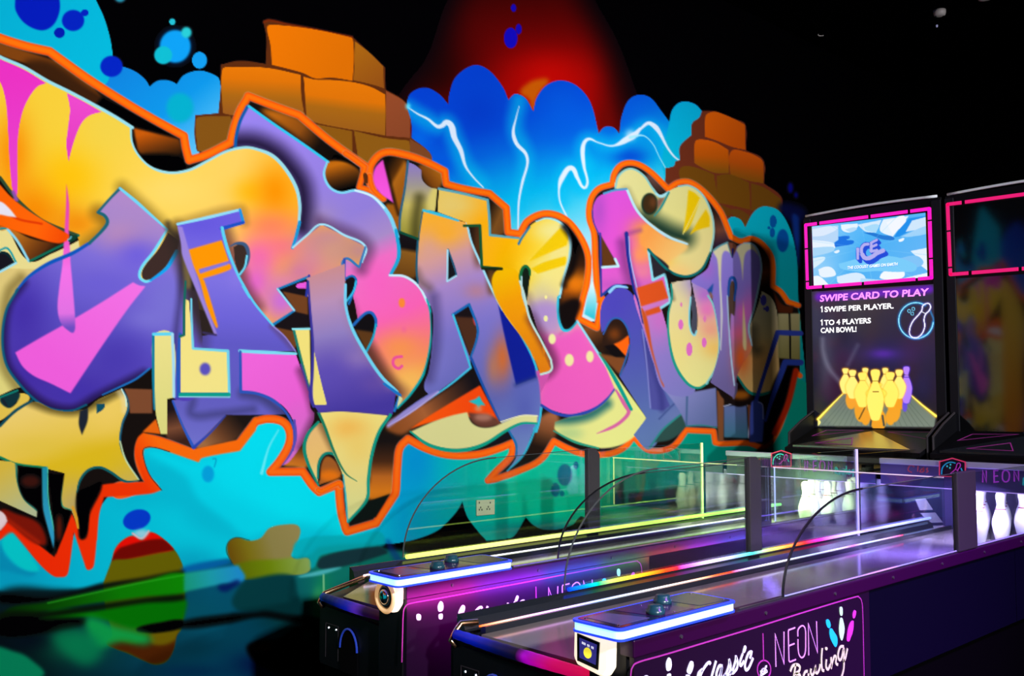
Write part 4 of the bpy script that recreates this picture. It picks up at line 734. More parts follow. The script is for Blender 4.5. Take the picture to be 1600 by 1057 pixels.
poly('H 540,695 620,700 720,745 880,785 950,830 900,860 760,840 620,880 560,820','08a048',f=5,a=.9); poly('H 330,800 560,780 640,900 540,990 400,900','007a4c',f=8,a=.8); poly('H -60,890 100,905 190,950 270,1056 0,1100','007c54',f=2.4); 
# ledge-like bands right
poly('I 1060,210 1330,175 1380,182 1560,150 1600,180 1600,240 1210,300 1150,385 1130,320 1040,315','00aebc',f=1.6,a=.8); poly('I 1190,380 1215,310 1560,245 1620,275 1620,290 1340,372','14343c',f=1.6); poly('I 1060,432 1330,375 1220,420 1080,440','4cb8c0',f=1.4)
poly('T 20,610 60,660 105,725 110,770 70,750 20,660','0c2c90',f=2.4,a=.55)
# dark strip under the teeth
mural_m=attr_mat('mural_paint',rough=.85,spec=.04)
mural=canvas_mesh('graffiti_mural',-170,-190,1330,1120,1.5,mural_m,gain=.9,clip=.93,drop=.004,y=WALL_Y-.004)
tag(mural,'huge bright graffiti mural of bulging letters with orange outline covering the wall','mural'); ROOTLOC[mural.name]=(0,0,0)

# added, invented stretch of the painting, left of the picture (seen mirrored in the unlit scoreboard); 100 canvas units = 1 m
new_canvas(-360,10,76,420,1.0,'020106')
poly('0 -360,200 -330,120 -270,90 -220,120 -190,80 -120,60 -60,100 -30,70 20,60 80,110 80,240 -360,280',G2((-100,70,'0040d0'),(-100,170,'0070e0'),(-100,260,'30c0ea')))
for t in ('0 -300,110 -280,150 -260,170 -265,230','0 -150,80 -140,130 -110,150 -120,220','0 -20,90 -30,130 0,160'): line(t,9,'00c0f0',f=8,a=.6); line(t,2.4,'e0f0ff',f=1)
poly('0 -250,90 -200,20 -120,10 -90,60 -120,60 -190,80 -220,120',G2((-170,20,'500000'),(-170,90,'b40400')),f=10)
OL='0 -360,190 -300,170 -240,190 -180,150 -110,175 -60,140 0,150 80,120 80,330 20,350 -60,330 -120,350 -200,325 -280,350 -360,330'
poly(OL,'14100e'); line(OL,9,'ff6400',f=1,closed=True)
poly('0 -350,220 -290,190 -250,220 -260,300 -300,330 -350,310',G2((-300,200,'f04cd0'),(-300,320,'7060d0'))); line('0 -350,220 -290,190 -250,220 -260,300 -300,330 -350,310',3,'70d4f0',closed=True)
poly('0 -235,210 -180,175 -130,200 -140,260 -120,320 -190,300 -225,320',G2((-200,190,'fcc030'),(-180,310,'fc7c70'))); line('0 -235,210 -180,175 -130,200 -140,260 -120,320 -190,300 -225,320',3,'9ce0f0',closed=True)
poly('0 -110,200 -60,165 -20,190 -30,260 0,310 -60,300 -100,315',G2((-60,180,'9c84ec'),(-60,310,'f060b8'))); line('0 -110,200 -60,165 -20,190 -30,260 0,310 -60,300 -100,315',3,'70d4f0',closed=True)
poly('0 0,170 80,140 80,300 20,310 10,240',G2((20,180,'f8c840'),(60,300,'f08c08')))
poly('0 -360,345 -280,365 -200,340 -120,365 -60,345 20,365 80,345 80,390 -360,390',G2((-360,370,'00a8c8'),(80,370,'00b8c8')))
dot('0 -200,245',10,22,'241810'); dot('0 -70,240',8,20,'141016'); dot('0 -300,255',9,20,'141016')
canvas_mesh('mural_end',-360,10,74,400,1.6,mural_m,mural,gain=.9,clip=.93,drop=.004,fn=lambda X,Y: np.stack([X/100,np.full_like(X,WALL_Y-.002),4.2-Y/100],-1))
# ================================================================ PICTURES ON THE LIT SCREENS
VIEW['W']=(1220,300); VIEW['X']=(1200,500); VIEW['Y']=(1200,250)
def lit_screens(bb,s1,s2,dy):
    def E(s): # W sheet is at 1/8 scale
        out=[]
        for t in s.split():
            c='c' if t.endswith('c') else ''; x,y=t.rstrip('c').split(','); out.append('%g,%g%s'%(1220+float(x)/8,300+float(y)/8,c))
        return '0 '+' '.join(out)
    new_canvas(1260,328,1456,452,6,'48a8f0')
    c=canvas; X,Y=grid(0,0,CW,CH)
    comp((0,0,CW,CH),np.ones((CH,CW),np.float32),G2((1265,345,'a8d8fa'),(1340,400,'48b0f4'),(1450,440,'68b8f8'),b=[(1350,350,60,20,'58b8fa',.8),(1280,420,30,20,'90d0fa',.8)]))
    ICE='e8f4fe'
    for s,f in (('380,450c 560,430 720,420c 715,600c 620,650 500,620 380,640c','b8d8f8'),('390,470c 700,440 560,540 400,560c','dceafc'),('380,600c 660,640 680,700 560,760 400,800c',ICE),('400,700c 660,690 660,740 400,810c','a8d8f8'),('400,830c 550,815 540,860 410,960c','d8f0fc'),
                ('750,410c 960,395c 960,440 880,505 800,500 760,470',ICE),('800,470c 950,450 880,505','b8dcf8'),('960,410c 1260,350c 1190,510c 1070,500 1020,470','d8ecfc'),('1040,440c 1220,410 1190,510c 1060,480','a8dcfa'),('1280,345c 1600,300c 1400,560c 1250,500 1240,440',ICE),('1320,380c 1560,320 1400,540c','f4f8ff'),
                ('1600,330c 1900,290c 1860,350 1480,560c 1420,560','1c90ec'),('1640,360c 1900,290c 1900,420 1560,500c','d0e8fc'),('1500,560c 1800,430 1890,430c 1880,500 1640,560','a0d4fa'),('1620,740c 1880,690c 1885,790 1700,800','e4f2fe'),('1640,800c 1890,780c 1880,880 1800,960c 1700,880',ICE),('1800,960c 1890,860c 1885,1030c','f0f8ff'),('1480,830c 1700,800 1780,900 1600,960c','80c4f8'),
                ('720,560c 850,550 860,580 820,600 910,610 900,650 680,690c 670,640 720,600','1470e0'),('660,750c 720,725 735,745 690,770',ICE),('1470,600c 1540,575 1530,610 1480,625','f4faff'),
                ('470,970c 560,935 640,950 690,1030 640,1060 500,1060',ICE),('700,1060c 940,1010 1050,1056 1040,1140 720,1140','d8ecfe'),('1250,1030c 1300,990 1400,1000 1530,980 1540,1060 1400,1100 1240,1080','f4faff'),('1540,1080c 1880,1000c 1885,1150c 1600,1160','eef6ff'),('390,1060c 470,1050 560,1120 600,1190 400,1220','f0f8ff'),('1000,1080c 1240,1100 1400,1110 1500,1180 1000,1190','b4dcfa'),
                ('720,900c 1000,830 1300,800 1560,850 1700,960 1500,1000 1200,990 1000,1000 750,960','78ccfa'),('1030,510c 1140,510 1260,540 1420,580 1300,600 1120,540','2078d4')):
        poly(E(s),f,f=.12)
    for a in range(10): line(E('1060,700 %d,%d'%(1060+900*math.cos(a*.63+.2),700+520*math.sin(a*.63+.2))),[.2,1.6],'8cd4fc',f=.4,a=.35)
    DK='1c48d8'
    for off in np.linspace(0,1,6):
        ox,oy=off*35,off*38
        def sh(s): return E(' '.join('%g,%g'%(float(t.split(',')[0])+ox,float(t.split(',')[1])+oy) for t in s.split()))
        for s,wd in (('962,712 962,835',4.4),('1090,650 1045,655 1010,700 1010,760 1040,790',4.6),('1130,640 1130,745',4.4),('1128,640 1200,600',4),('1130,690 1195,662',4),('1130,745 1200,728',4),('1015,780 1040,825 1090,840 1150,810 1200,770 1278,740',6)):
            line(sh(s),wd*1.25,DK,f=.3)
    for s,wd in (('962,712 962,832',3.4),('1090,655 1045,660 1012,700 1010,760 1035,795',3.6),('1130,640 1130,745',3.4),('1128,638 1200,600',3),('1130,690 1195,662',3),('1130,748 1200,728',3),('1020,785 1045,822 1090,832 1150,805 1200,768 1278,735',5)):
        line(E(s),wd*1.3,'b4aef0',f=.2)
    m=attr_mat('icy_video',emit=1.0,rough=.2,spec=.3,diffuse=False)
    bm_=at(np.array([1266,1450,1452,1268]),np.array([355,333,434,446]),x=6.194)
    v=canvas_quad('icy_video',[(1268.5,354),(1446,332.5),(1449,433.5),(1271.5,446.5)],190,110,m,s1,dy,6.1935)
    lettering('video_caption','THE COOLEST GAMES ON EARTH',(1325,421.5),(1403.5,415.5),.020,mat('caption_shadow',(.02,.1,.4),.5,emit=(.05,.25,.7),es=1),s1,dy,bold=.045,slant=.2,plane_x=6.1925)
    lettering('video_caption','THE COOLEST GAMES ON EARTH',(1324.5,420.8),(1403,414.8),.020,mat('caption_light',(.9,.95,1),.5,emit=(.9,.95,1),es=1),s1,dy,bold=.02,slant=.2,plane_x=6.1915)
    # ---- lower screen, with grey reflected sheen painted into the picture
    new_canvas(1255,436,1475,680,5,'1a1826')
    comp((0,0,CW,CH),np.ones((CH,CW),np.float32),G2((1360,450,'262434'),(1360,540,'1e1a30'),(1360,600,'141020'),(1360,670,'0e0e14'),b=[(1385,555,60,22,'241c50',1),(1380,553,22,8,'4a2290',.9),(1290,560,14,60,'4c4c60',.6),(1275,500,10,60,'34343e',.8),(1440,600,20,30,'1a183c',.8),(1330,480,60,30,'2c2a3e',.6)]))
    line('X 340,120 345,200 380,300 460,400',6,'8c8ca0',f=5,a=.45); line('X 560,160 500,280',5,'50506a',f=5,a=.6)
    poly('X 310,665c 312,620c 480,450c 870,450c 1050,600c 1040,672c',G2((1360,612,'5c6a5c'),(1360,668,'707c70')),f=1)
    for x in range(330,1040,36): line('X %d,668 %d,450'%(x,675+(x-675)*.45),.8,'4a584c',f=1,a=.6)
    line('X 480,450 400,530 312,622',[2,3.4,5],'ffb010',f=3,a=.8); line('X 480,450 400,530 312,622',[1.4,2.4,3.4],'fff060',f=.6)
    line('X 870,450 960,530 1050,602',[2,3.4,5],'ffb010',f=3,a=.8); line('X 870,450 960,530 1050,602',[1.4,2.4,3.4],'fff060',f=.6)
    poly('X 312,622c 330,640 312,665c','fff080',f=.5)
    def pinshape(cx,top,bot,w,fill,ref=None,glow='ff9a10'):
        h=bot-top
        P=[(-.22,.0),( .22,.0),(.28,.07),(.20,.17),(.17,.24),(.34,.38),(.5,.56),(.46,.74),(.3,.93),(.2,1.0),(-.2,1.0),(-.3,.93),(-.46,.74),(-.5,.56),(-.34,.38),(-.17,.24),(-.20,.17),(-.28,.07)]
        s=lambda q:'X '+' '.join('%g,%g'%(cx+w*x,top+h*y) for x,y in q)
        line(s(P),3,glow,f=2,a=.45,closed=True); poly(s(P),fill,f=.3); line(s([(-.17,.22),(.17,.22)]),.8,'6a4a00',f=.3)
    OR='e0941c'
    for cx,t,b,w in ((520,440,560,70),(580,480,640,80),(690,560,700,100),(790,480,640,80),(835,440,560,70),(610,560,660,60),(765,560,660,60)): poly('X '+ell(cx,.5*(t+b),w*.5,.5*(b-t)),OR,f=.8)
    line('X 610,540 570,620',2,'5a4410',f=1); line('X 640,660 650,600',3,'3c4038',f=1); line('X 725,660 715,600',3,'3c4038',f=1)
    dot('X 855,540',4,9,'5c48c8',f=.6)
    Yw='ffe070'
    pinshape(865,295,520,70,'a878ff',glow='5020ff'); line('X 845,360 885,360',1,'3a2080',f=.3)
    pinshape(484,305,460,70,Yw); pinshape(608,303,470,66,Yw); pinshape(733,303,470,66,Yw)
    pinshape(528,316,492,82,Yw); pinshape(820,314,492,84,Yw)
    pinshape(590,332,545,96,'ffde5c'); pinshape(764,330,545,98,'ffde5c'); pinshape(676,400,500,120,'ffdc50')
    pinshape(671,314,628,104,'ffe060'); line('X 655,450 692,450',1.2,'5a3c00',f=.3)
    # blue ball and white pin drawn in light
    line('Y 1015,945 1035,1010 1000,1090 960,1100',2.2,'20a8ff',f=2,a=.7); 
    C_=[(925+107*math.cos(t),1005+112*math.sin(t)) for t in np.linspace(-2.3,4.0,30)]
    s='Y '+' '.join('%g,%g'%p for p in [(925+108*math.cos(t),1005+112*math.sin(t)) for t in np.linspace(.1,5.25,26)])
    line(s,4.5,'0880d8',f=2.5,a=.7); line(s,1.5,'90e8ff',f=.4)
    for x,y in ((882,945),(908,932),(902,962)): line('Y '+ell(x,y,9,10),.9,'70d8ff',f=.4,closed=True)
    pn='Y 985,900 1008,900 1016,922 1005,945 985,965 975,1000 980,1040 960,1090 925,1113 890,1100 885,1060 905,1010 940,970 962,940 966,915'
    line(pn,4,'6a60ff',f=2.5,a=.5,closed=True); line(pn,1.7,'f4f4ff',f=.4,closed=True); line('Y 962,950 985,962',1,'f4f4ff',f=.4)
    line('0 1280,464 1360,459 1452,452',13,'6a10c8',f=5,a=.75)
    m=attr_mat('instruction_picture',emit=1.25,rough=.12,spec=.45,diffuse=False)
    canvas_quad('instruction_picture',[(1263.5,456.5),(1458.5,444.5),(1464.5,671),(1266.5,668)],200,230,m,s2,dy,6.1935)
    wm=mat('screen_white_text',(1,1,1),.5,emit=(1,1,1),es=1)
    lettering('screen_heading','SWIPE CARD TO PLAY',(1281,471.5),(1452,461.5),.046,mat('screen_pink_text',(.9,.3,1),.5,emit=(.95,.25,1.0),es=1.1),s2,dy,bold=.03,slant=.1,plane_x=6.192)
    lettering('screen_text','SWIPE PER PLAYER.',(1288.5,487.8),(1396.5,482),.036,wm,s2,dy,bold=.03,plane_x=6.192)
    lettering('screen_text','TO 4 PLAYERS',(1288,508.4),(1361,505),.036,wm,s2,dy,bold=.03,plane_x=6.192)
    strokes('screen_digit',(0,0,1),['1282.5,481.5 1284.4,479.6 1284.6,488.2'],.0085,wm,s2,dy,(-1,0,0),sharp=True,x=6.192); strokes('screen_digit',(0,0,1),['1282.5,502.2 1284.4,500.4 1284.6,508.8'],.0085,wm,s2,dy,(-1,0,0),sharp=True,x=6.192)
    lettering('screen_text','CAN BOWL!',(1282.5,520.5),(1338.5,518.5),.036,wm,s2,dy,bold=.03,plane_x=6.192)
def canvas_quad(name,Q,nx,ny,m,parent,dy,px):
    """sheet on the scoreboard plane between four picture corners (tl,tr,br,bl), coloured from the canvas"""
    U,V=np.meshgrid(np.linspace(0,1,nx),np.linspace(0,1,ny)); tl,tr,br,bl=[np.array(q,float) for q in Q]
    W=(tl*(1-U)[...,None]+tr*U[...,None])*(1-V)[...,None]+(bl*(1-U)[...,None]+br*U[...,None])*V[...,None]
    P=at(W[...,0],W[...,1],x=px).reshape(-1,3)+np.array([0,dy,0])-np.array(ROOTLOC[parent.name])
    u=np.clip(((W[...,0]-PX0)*SC).astype(int),0,CW-1); v=np.clip(((W[...,1]-PY0)*SC).astype(int),0,CH-1)
    c=lin(np.clip(canvas,0,1))[v,u].reshape(-1,3)
    i=np.arange(nx*ny).reshape(ny,nx); q=np.stack([i[:-1,:-1],i[1:,:-1],i[1:,1:],i[:-1,1:]],-1).reshape(-1,4)
    me=bpy.data.meshes.new(name); me.from_pydata(P.tolist(),[],q.tolist()); a=me.attributes.new('paint','FLOAT_COLOR','POINT')
    cc=np.ones((nx*ny,4),np.float32); cc[:,:3]=c; a.data.foreach_set('color',cc.ravel()); me.materials.append(m)
    o=bpy.data.objects.new(name,me); COL.objects.link(o); o.parent=parent; ROOTLOC[o.name]=ROOTLOC[parent.name]; return o
# ================================================================ MATERIALS OF THE MACHINES
M_black=mat('cabinet_black',(.0025,.0025,.004),.4,spec=.2); M_kick=mat('kick_plate_black',(.0004,.0004,.0006),.7,spec=.03)
M_lip=mat('rail_purple_black',(.021,.0009,.024),.32,spec=.35); M_sign=mat('sign_dark_plum',(.010,.002,.0145),.33,spec=.35)
M_navy=mat('side_navy',(.0005,.0002,.0058),.7,spec=.05); M_metal=mat('brushed_steel',(.55,.55,.6),.3,1); M_gun=mat('gunmetal',(.032,.026,.034),.5,.2)
M_lane=mat('lane_grey',(.19,.16,.155),.14,spec=.5); M_gutter=mat('gutter_gloss',(.012,.014,.02),.18,spec=.8)
M_pink=mat('neon_pink_print',hexl('a02c90'),.5,emit='a02c90',es=.05); M_lilac=mat('lilac_print',hexl('d890e8'),.5,emit='d890e8',es=.25)
M_white=mat('white_print',hexl('d8d8ec'),.5,emit='d8d8ec',es=.12); M_cream=mat('cream_print',hexl('c4c49c'),.5,emit='c4c49c',es=.05)
M_blueprint=mat('blue_print',hexl('14b4d8'),.5,emit='14b4d8',es=.05); M_green=mat('green_print',hexl('a8dca8'),.5,emit='a8dca8',es=.05); M_mag=mat('magenta_print',hexl('c030b0'),.5,emit='c030b0',es=.12)
M_mneon=mat('marquee_neon',hexl('a83cc8'),.5,emit='b040d0',es=.55); M_red=mat('red_print',hexl('c83058'),.5,emit='c83058',es=.4); M_tealp=mat('teal_print',hexl('2cb8b8'),.5,emit='2cb8b8',es=.4)
M_glass=glass_mat('clear_plexiglass',(.94,.975,.955),1.7); M_tint=glass_mat('smoked_plexiglass',(.80,.80,.9),1.3)
M_shinyglass=glass_mat('reflective_plexiglass',(.9,.95,.9),2.6); M_mirror=mat('mirrored_hood_side',(.30,.28,.42),.10,1)
M_edge=mat('black_edge_trim',(.006,.006,.008),.3); M_gedge=mat('grey_edge_trim',(.05,.055,.06),.25,spec=.6)
M_ledrim=mat('white_blue_led',(.5,.7,1),.4,emit=(.42,.83,1.0),es=1.15); M_bluerim=mat('blue_neon_rim',(.02,.05,.8),.3,emit=(.02,.06,.9),es=.7)
M_panel=mat('panel_plexiglass',(.012,.012,.05),.08,spec=.7); M_button=mat('teal_black_button',(.01,.05,.075),.25,spec=.6)
M_housing=mat('glowing_reader_housing',(.9,.75,.5),.4,emit=(1.0,.86,.66),es=1.05); M_readscr=mat('reader_screen',(.01,.01,.03),.2,emit=(.03,.025,.2),es=1.0)
M_yellow=mat('yellow_screen_dot',(.8,.7,.05),.4,emit=(.85,.72,.04),es=1.0); M_lens=mat('dark_lens',(.01,.008,.008),.12,spec=.8)
M_dark=mat('dark_recess',(.001,.001,.0015),.9,spec=.05); M_shade=mat('hood_dark_blue',(.02,.018,.05),.5)
M_screen=mat('unlit_screen',(.003,.003,.004),.06,spec=.95); M_pinw=mat('pin_white',(.82,.82,.80),.3,spec=.5); M_pinb=mat('pin_band',(.02,.01,.015),.4); M_pinr=mat('pin_band_red',(.25,.01,.02),.4)
M_lilacplate=mat('lilac_plate',(.20,.18,.30),.35); M_patch=mat('pale_reflection',(.55,.53,.6),.4); M_chrome=mat('chrome',(.8,.8,.85),.12,1)
A_led=attr_mat('led_strip',emit=1.5,rough=.5); A_soft=attr_mat('soft_glow',emit=.5,rough=.45,spec=.3); A_scr=attr_mat('lit_screen',emit=1.05,rough=.25,spec=.25,diffuse=False)
def led_strip(name,P,r,stops,parent,dy,m=None):
    """glowing strip along P whose colours follow (x, hex) stops"""
    bm=BM(); Q=[]
    for a,b in zip(P,P[1:]):
        n=max(1,int((Vector(b)-Vector(a)).length/.02))
        Q+=[tuple(Vector(a)+(Vector(b)-Vector(a))*k/n) for k in range(n)]
    Q.append(tuple(P[-1])); tube(bm,Q,r,6); o=obj(name,bm,m or A_led,parent,dy=dy)
    n=len(o.data.vertices); co=np.empty(n*3,np.float32); o.data.vertices.foreach_get('co',co); X=co.reshape(-1,3)[:,0]+ROOTLOC[parent.name][0]
    xs=[s[0] for s in stops]; C=np.array([hexl(s[1]) for s in stops]); paint_mesh(o,np.stack([np.interp(X,xs,C[:,k]) for k in range(3)],-1)); return o
def strokes(name,view,paths,w,m,parent,dy,nrm,closed=False,sharp=False,**plane):
    """painted lettering: strokes traced on the picture, laid as thin ribbons on the panel they belong to"""
    ox,oy,k=view; bm=BM()
    for s in paths:
        wd=w
        P=[tuple(float(v) for v in t.split(',')) for t in s.split()]
        if not sharp and len(P)>2: P=curve2(P,5,closed)
        Q=[at(ox+x*k,oy+y*k,**plane) for x,y in P]
        ribbon3(bm,Q,wd,nrm,.0015,closed)
    return obj(name,bm,m,parent,dy=dy)
def blobs(name,view,shapes,m,parent,dy,vec,**plane):
    ox,oy,k=view; bm=BM()
    for s in shapes:
        P=[tuple(float(v) for v in t.split(',')) for t in s.split()]; P=curve2(P,6,True)
        prism(bm,[at(ox+x*k,oy+y*k,**plane) for x,y in P],vec)
    return obj(name,bm,m,parent,dy=dy)
def ell(cx,cy,rx,ry,rot=0,n=10):
    return ' '.join('%.1f,%.1f'%(cx+rx*math.cos(t)*math.cos(rot)-ry*math.sin(t)*math.sin(rot),cy+rx*math.cos(t)*math.sin(rot)+ry*math.sin(t)*math.cos(rot)) for t in [2*math.pi*i/n for i in range(n)])
def lettering(name,text,p0,p1,h,m,parent,dy,bold=.0,slant=0,plane_x=6.18,space=1.0):
    """flat letters facing the player, from baseline point p0 to p1 (picture positions), h = letter height in metres"""
    cu=bpy.data.curves.new(name,'FONT'); cu.body=text; cu.size=1; cu.offset=bold; cu.shear=slant; cu.space_character=space; cu.resolution_u=3
    t=bpy.data.objects.new(name,cu); COL.objects.link(t); dg=bpy.context.evaluated_depsgraph_get(); dg.update()
    me=bpy.data.meshes.new_from_object(t.evaluated_get(dg)); bpy.data.objects.remove(t)
    n=len(me.vertices); co=np.empty(n*3,np.float32); me.vertices.foreach_get('co',co); co=co.reshape(-1,3)
    a=at(*p0,x=plane_x); b=at(*p1,x=plane_x); x0,x1=co[:,0].min(),co[:,0].max(); y0,y1=0,co[:,1].max()
    U=(co[:,0]-x0)/(x1-x0); V=co[:,1]/.72*h
    W=a[None]+(b-a)[None]*U[:,None]; W[:,2]+=V; W[:,0]-=.001; W[:,1]+=dy
    W-=np.array(ROOTLOC[parent.name]); me.vertices.foreach_set('co',W.astype(np.float32).ravel()); me.update()
    me.materials.append(m); o=bpy.data.objects.new(name,me); COL.objects.link(o); o.parent=parent; ROOTLOC[o.name]=ROOTLOC[parent.name]; return o
def side_glass(name,y,x0,z0,xa,za,x1,z1,parent,dy,m,em,er,x2=None):
    """plexiglass wing: quarter-round front from (x0,z0) up to (xa,za), then straight to (x1,z1)"""
    arc=[(x0+(xa-x0)*(1-math.cos(t)),z0+(za-z0)*math.sin(t)) for t in np.linspace(0,math.pi/2,18)]
    out=arc+[(x1,z1),(x1,z0)]
    bm=BM(); prism(bm,[(x,y-.003,z) for x,z in out],(0,.006,0)); g=obj(name,bm,m,parent,dy=dy)
    bm=BM(); tube(bm,[(x,y,z) for x,z in arc],er,6); obj('edge_trim',bm,em,g,dy=dy); 
    bm=BM(); tube(bm,[(xa,y,za),(x1,y,z1)],er*.5,6); obj('top_edge',bm,M_gedge,g,dy=dy); return g
# ================================================================ BOWLING MACHINE (traced on the near one, y 1.64 to 2.46)
YR,YL=1.64,2.46
def build_machine(dy,P):
    lab,cat,grp=P['label'],'arcade game','neon bowling machines'
    root=empty('arcade_bowling_machine',(4.2,2.05+dy,0)); tag(root,lab,cat,grp); ROOTLOC[root.name]=(4.2,2.05+dy,0)
    yl=P['yl']; oy=yl-2.43; gx=2.05+max(0,-oy)*1.2      # front-left corner of this machine
    # --- cabinet with its front, side rail, sign panel and kick plate
    bm=BM(); prism(bm,[(2.0,YR,.5),(2.0,P['yl'],.5),(2.45,YL,.5),(6.1,YL,.5),(6.1,YR,.5)],(0,0,.235)); cab=obj('cabinet',bm,M_black,root,dy=dy)
    bm=BM(); prism(bm,[(2.02,YR+.015,.0),(2.02,P['yl']-.01,.0),(2.45,YL-.02,.0),(6.08,YL-.02,.0),(6.08,YR+.015,.0)],(0,0,.5)); obj('kick_plate',bm,M_kick,cab,dy=dy)
    bm=BM(); box(bm,1.96,3.24,YR-.006,YR+.01,.50,.826); obj('side_panel',bm,M_sign,cab,dy=dy)
    bm=BM(); box(bm,3.24,4.62,YR-.002,YR+.01,.50,.826); box(bm,4.625,6.1,YR-.002,YR+.01,.50,.826); obj('rear_side_panel',bm,M_navy,cab,dy=dy)
    bm=BM(); box(bm,1.95,6.1,YR-.014,YR+.035,.826,.872); rail=obj('side_rail',bm,M_lip,root,dy=dy,bevel=.004)
    bm=BM(); box(bm,2.45,6.1,YR-.004,YR+.004,.872,.878); obj('rail_channel',bm,M_metal,rail,dy=dy)
    for x in np.arange(2.15,6,.42):
        bm=BM(); lathe(bm,[(0,0),(.006,0),(.005,-.003),(0,-.003)],(x,YR-.014,.849),8,'y'); obj('screw',bm,M_gun,rail,dy=dy)
    # --- lane, gutter, LED lines
    bm=BM(); prism(bm,[(2.03,YR+.03,.735),(2.03,2.315+oy,.735),(gx,2.315,.735),(5.75,2.315,.735),(5.75,YR+.03,.735)],(0,0,.017)); lane=obj('lane',bm,M_lane,root,dy=dy)
    led_strip('lane_light',[(gx-.02,2.325,.776),(5.0,2.325,.776)],.0033,P['lane_led'],root,dy)
    bm=BM(); prism(bm,[(0,2.318,.70),(0,2.318,.772),(0,2.335,.772),(0,2.35,.74),(0,2.385,.728),(0,2.42,.745),(0,2.43,.775),(0,2.455,.79),(0,2.46,.79),(0,2.46,.70)],(5.6-gx,0,0))
    bmesh.ops.translate(bm,verts=bm.verts,vec=(gx,0,0)); obj('ball_return_gutter',bm,M_gutter,root,dy=dy)
    led_strip('rail_light',[(2.56,2.44,.803),(5.6,2.44,.803)],P.get('rail_r',.0075),P['rail_led'],root,dy)
    led_strip('inner_rail_light',[(2.6,YR+.042,.79),(5.6,YR+.042,.79)],.004,P['inner_led'],root,dy)
    led_strip('glass_foot_light',[(2.7,YR+.0,.8795),(5.7,YR+.0,.8795)],.0022,P['foot_led'],root,dy,A_soft)
    # --- front end: padded bumper, opening, bracket, coin door
    bm=BM(); N=40; pts_=[]
    for i in range(N):
        t=i/(N-1); y=2.40+oy+(YR+.12-2.40-oy)*t; pts_.append((1.995-.015*math.sin(t*math.pi),y,.744-.010*t*t))
    tube(bm,pts_,[.015+.004*math.sin(i/(N-1)*math.pi)+.0008*math.sin(i*2.1)*(1-i/N) for i in range(N)],14); b=obj('front_bumper',bm,A_soft,root,True,dy=dy)
    n=len(b.data.vertices); co=np.empty(n*3,np.float32); b.data.vertices.foreach_get('co',co); Y=co.reshape(-1,3)[:,1]+2.05
    st=P['bumper']; C=np.array([hexl(h) for _,h in st]); paint_mesh(b,np.stack([np.interp(-Y,[-v for v,_ in st],C[:,k]) for k in range(3)],-1))  # coloured light on the dark pad is put into its glowing colours
    bm=BM(); prism(bm,[(1.985,2.40+oy,.50),(1.985,yl-.03,.70),(1.985,2.36+oy,.715),(1.985,YR+.16,.70),(1.985,YR+.16,.50)],(.02,0,0)); fp=obj('front_panel',bm,M_black,root,dy=dy)
    bm=BM(); arch=[(1.98,2.20+oy+.055*math.cos(t),.585+.075*math.sin(t)) for t in np.linspace(0,math.pi,14)]+[(1.98,2.145+oy,.5),(1.98,2.255+oy,.5)]
    prism(bm,arch,(.008,0,0)); obj('ball_opening',bm,M_dark,fp,dy=dy); bm=BM(); tube(bm,[(1.979,y,z) for _,y,z in arch[:14]],.004,6); obj('opening_trim',bm,mat('dim_blue_trim',(.02,.05,.4),.3,emit=(.02,.06,.6),es=.18),fp,dy=dy)
    bm=BM(); ribbon3(bm,[(1.984,2.36+oy,.53),(1.984,2.36+oy,.655),(1.984,2.275+oy,.655),(1.984,2.275+oy,.53)],.003,(-1,0,0)); obj('coin_door_seam',bm,M_gun,fp,dy=dy)
    for y,z in ((2.34+oy,.64),(2.29+oy,.64)):
        bm=BM(); lathe(bm,[(0,0),(.006,0),(.004,-.004),(0,-.004)],(1.984,y,z),8,'x'); obj('screw',bm,M_metal,fp,dy=dy)
    bm=BM(); tube(bm,[(gx+.04,2.40+oy*.2,.768),(gx-.01,2.43+oy*.5,.766),(2.005,yl-.02,.752),(1.99,yl-.01,.72),(2.0,2.40+oy,.705)],.010,8); obj('corner_bracket',bm,mat('copper_bracket',(.9,.55,.3),.25,1),root,True,dy=dy)
    bm=BM(); box(bm,1.955,2.42,YR+.011,YR+.15,.50,.885); ped=obj('control_pedestal',bm,M_black,root,dy=dy,bevel=.006)
    # --- control panel
    py=P.get('panel_dy',0)
    def rrect(x0,x1,y0,y1,r,z,n=5):
        o=[]
        for cx,cy,a in ((x1-r,y1-r,0),(x0+r,y1-r,90),(x0+r,y0+r,180),(x1-r,y0+r,270)):
            for i in range(n+1):
                t=math.radians(a+90*i/n); o.append((cx+r*math.cos(t),cy+r*math.sin(t),z))
        return o
    X0,X1,Y0,Y1=1.865,2.385,1.60+py,1.775+py
    bm=BM(); prism(bm,rrect(X0+.004,X1-.004,Y0+.004,Y1-.004,.02,.891),(0,0,.021)); cp=obj('control_panel',bm,M_ledrim,root,dy=dy); bm=BM(); prism(bm,rrect(X0+.001,X1-.001,Y0+.001,Y1-.001,.021,.885),(0,0,.006)); obj('panel_skirt',bm,M_bluerim,cp,dy=dy)
    bm=BM(); prism(bm,rrect(X0,X1,Y0,Y1,.022,.911),(0,0,.006)); obj('panel_rim',bm,M_bluerim,cp,dy=dy)
    bm=BM(); prism(bm,rrect(X0+.012,X1-.012,Y0+.012,Y1-.012,.014,.9165),(0,0,.002)); top=obj('panel_top',bm,M_panel,cp,dy=dy)
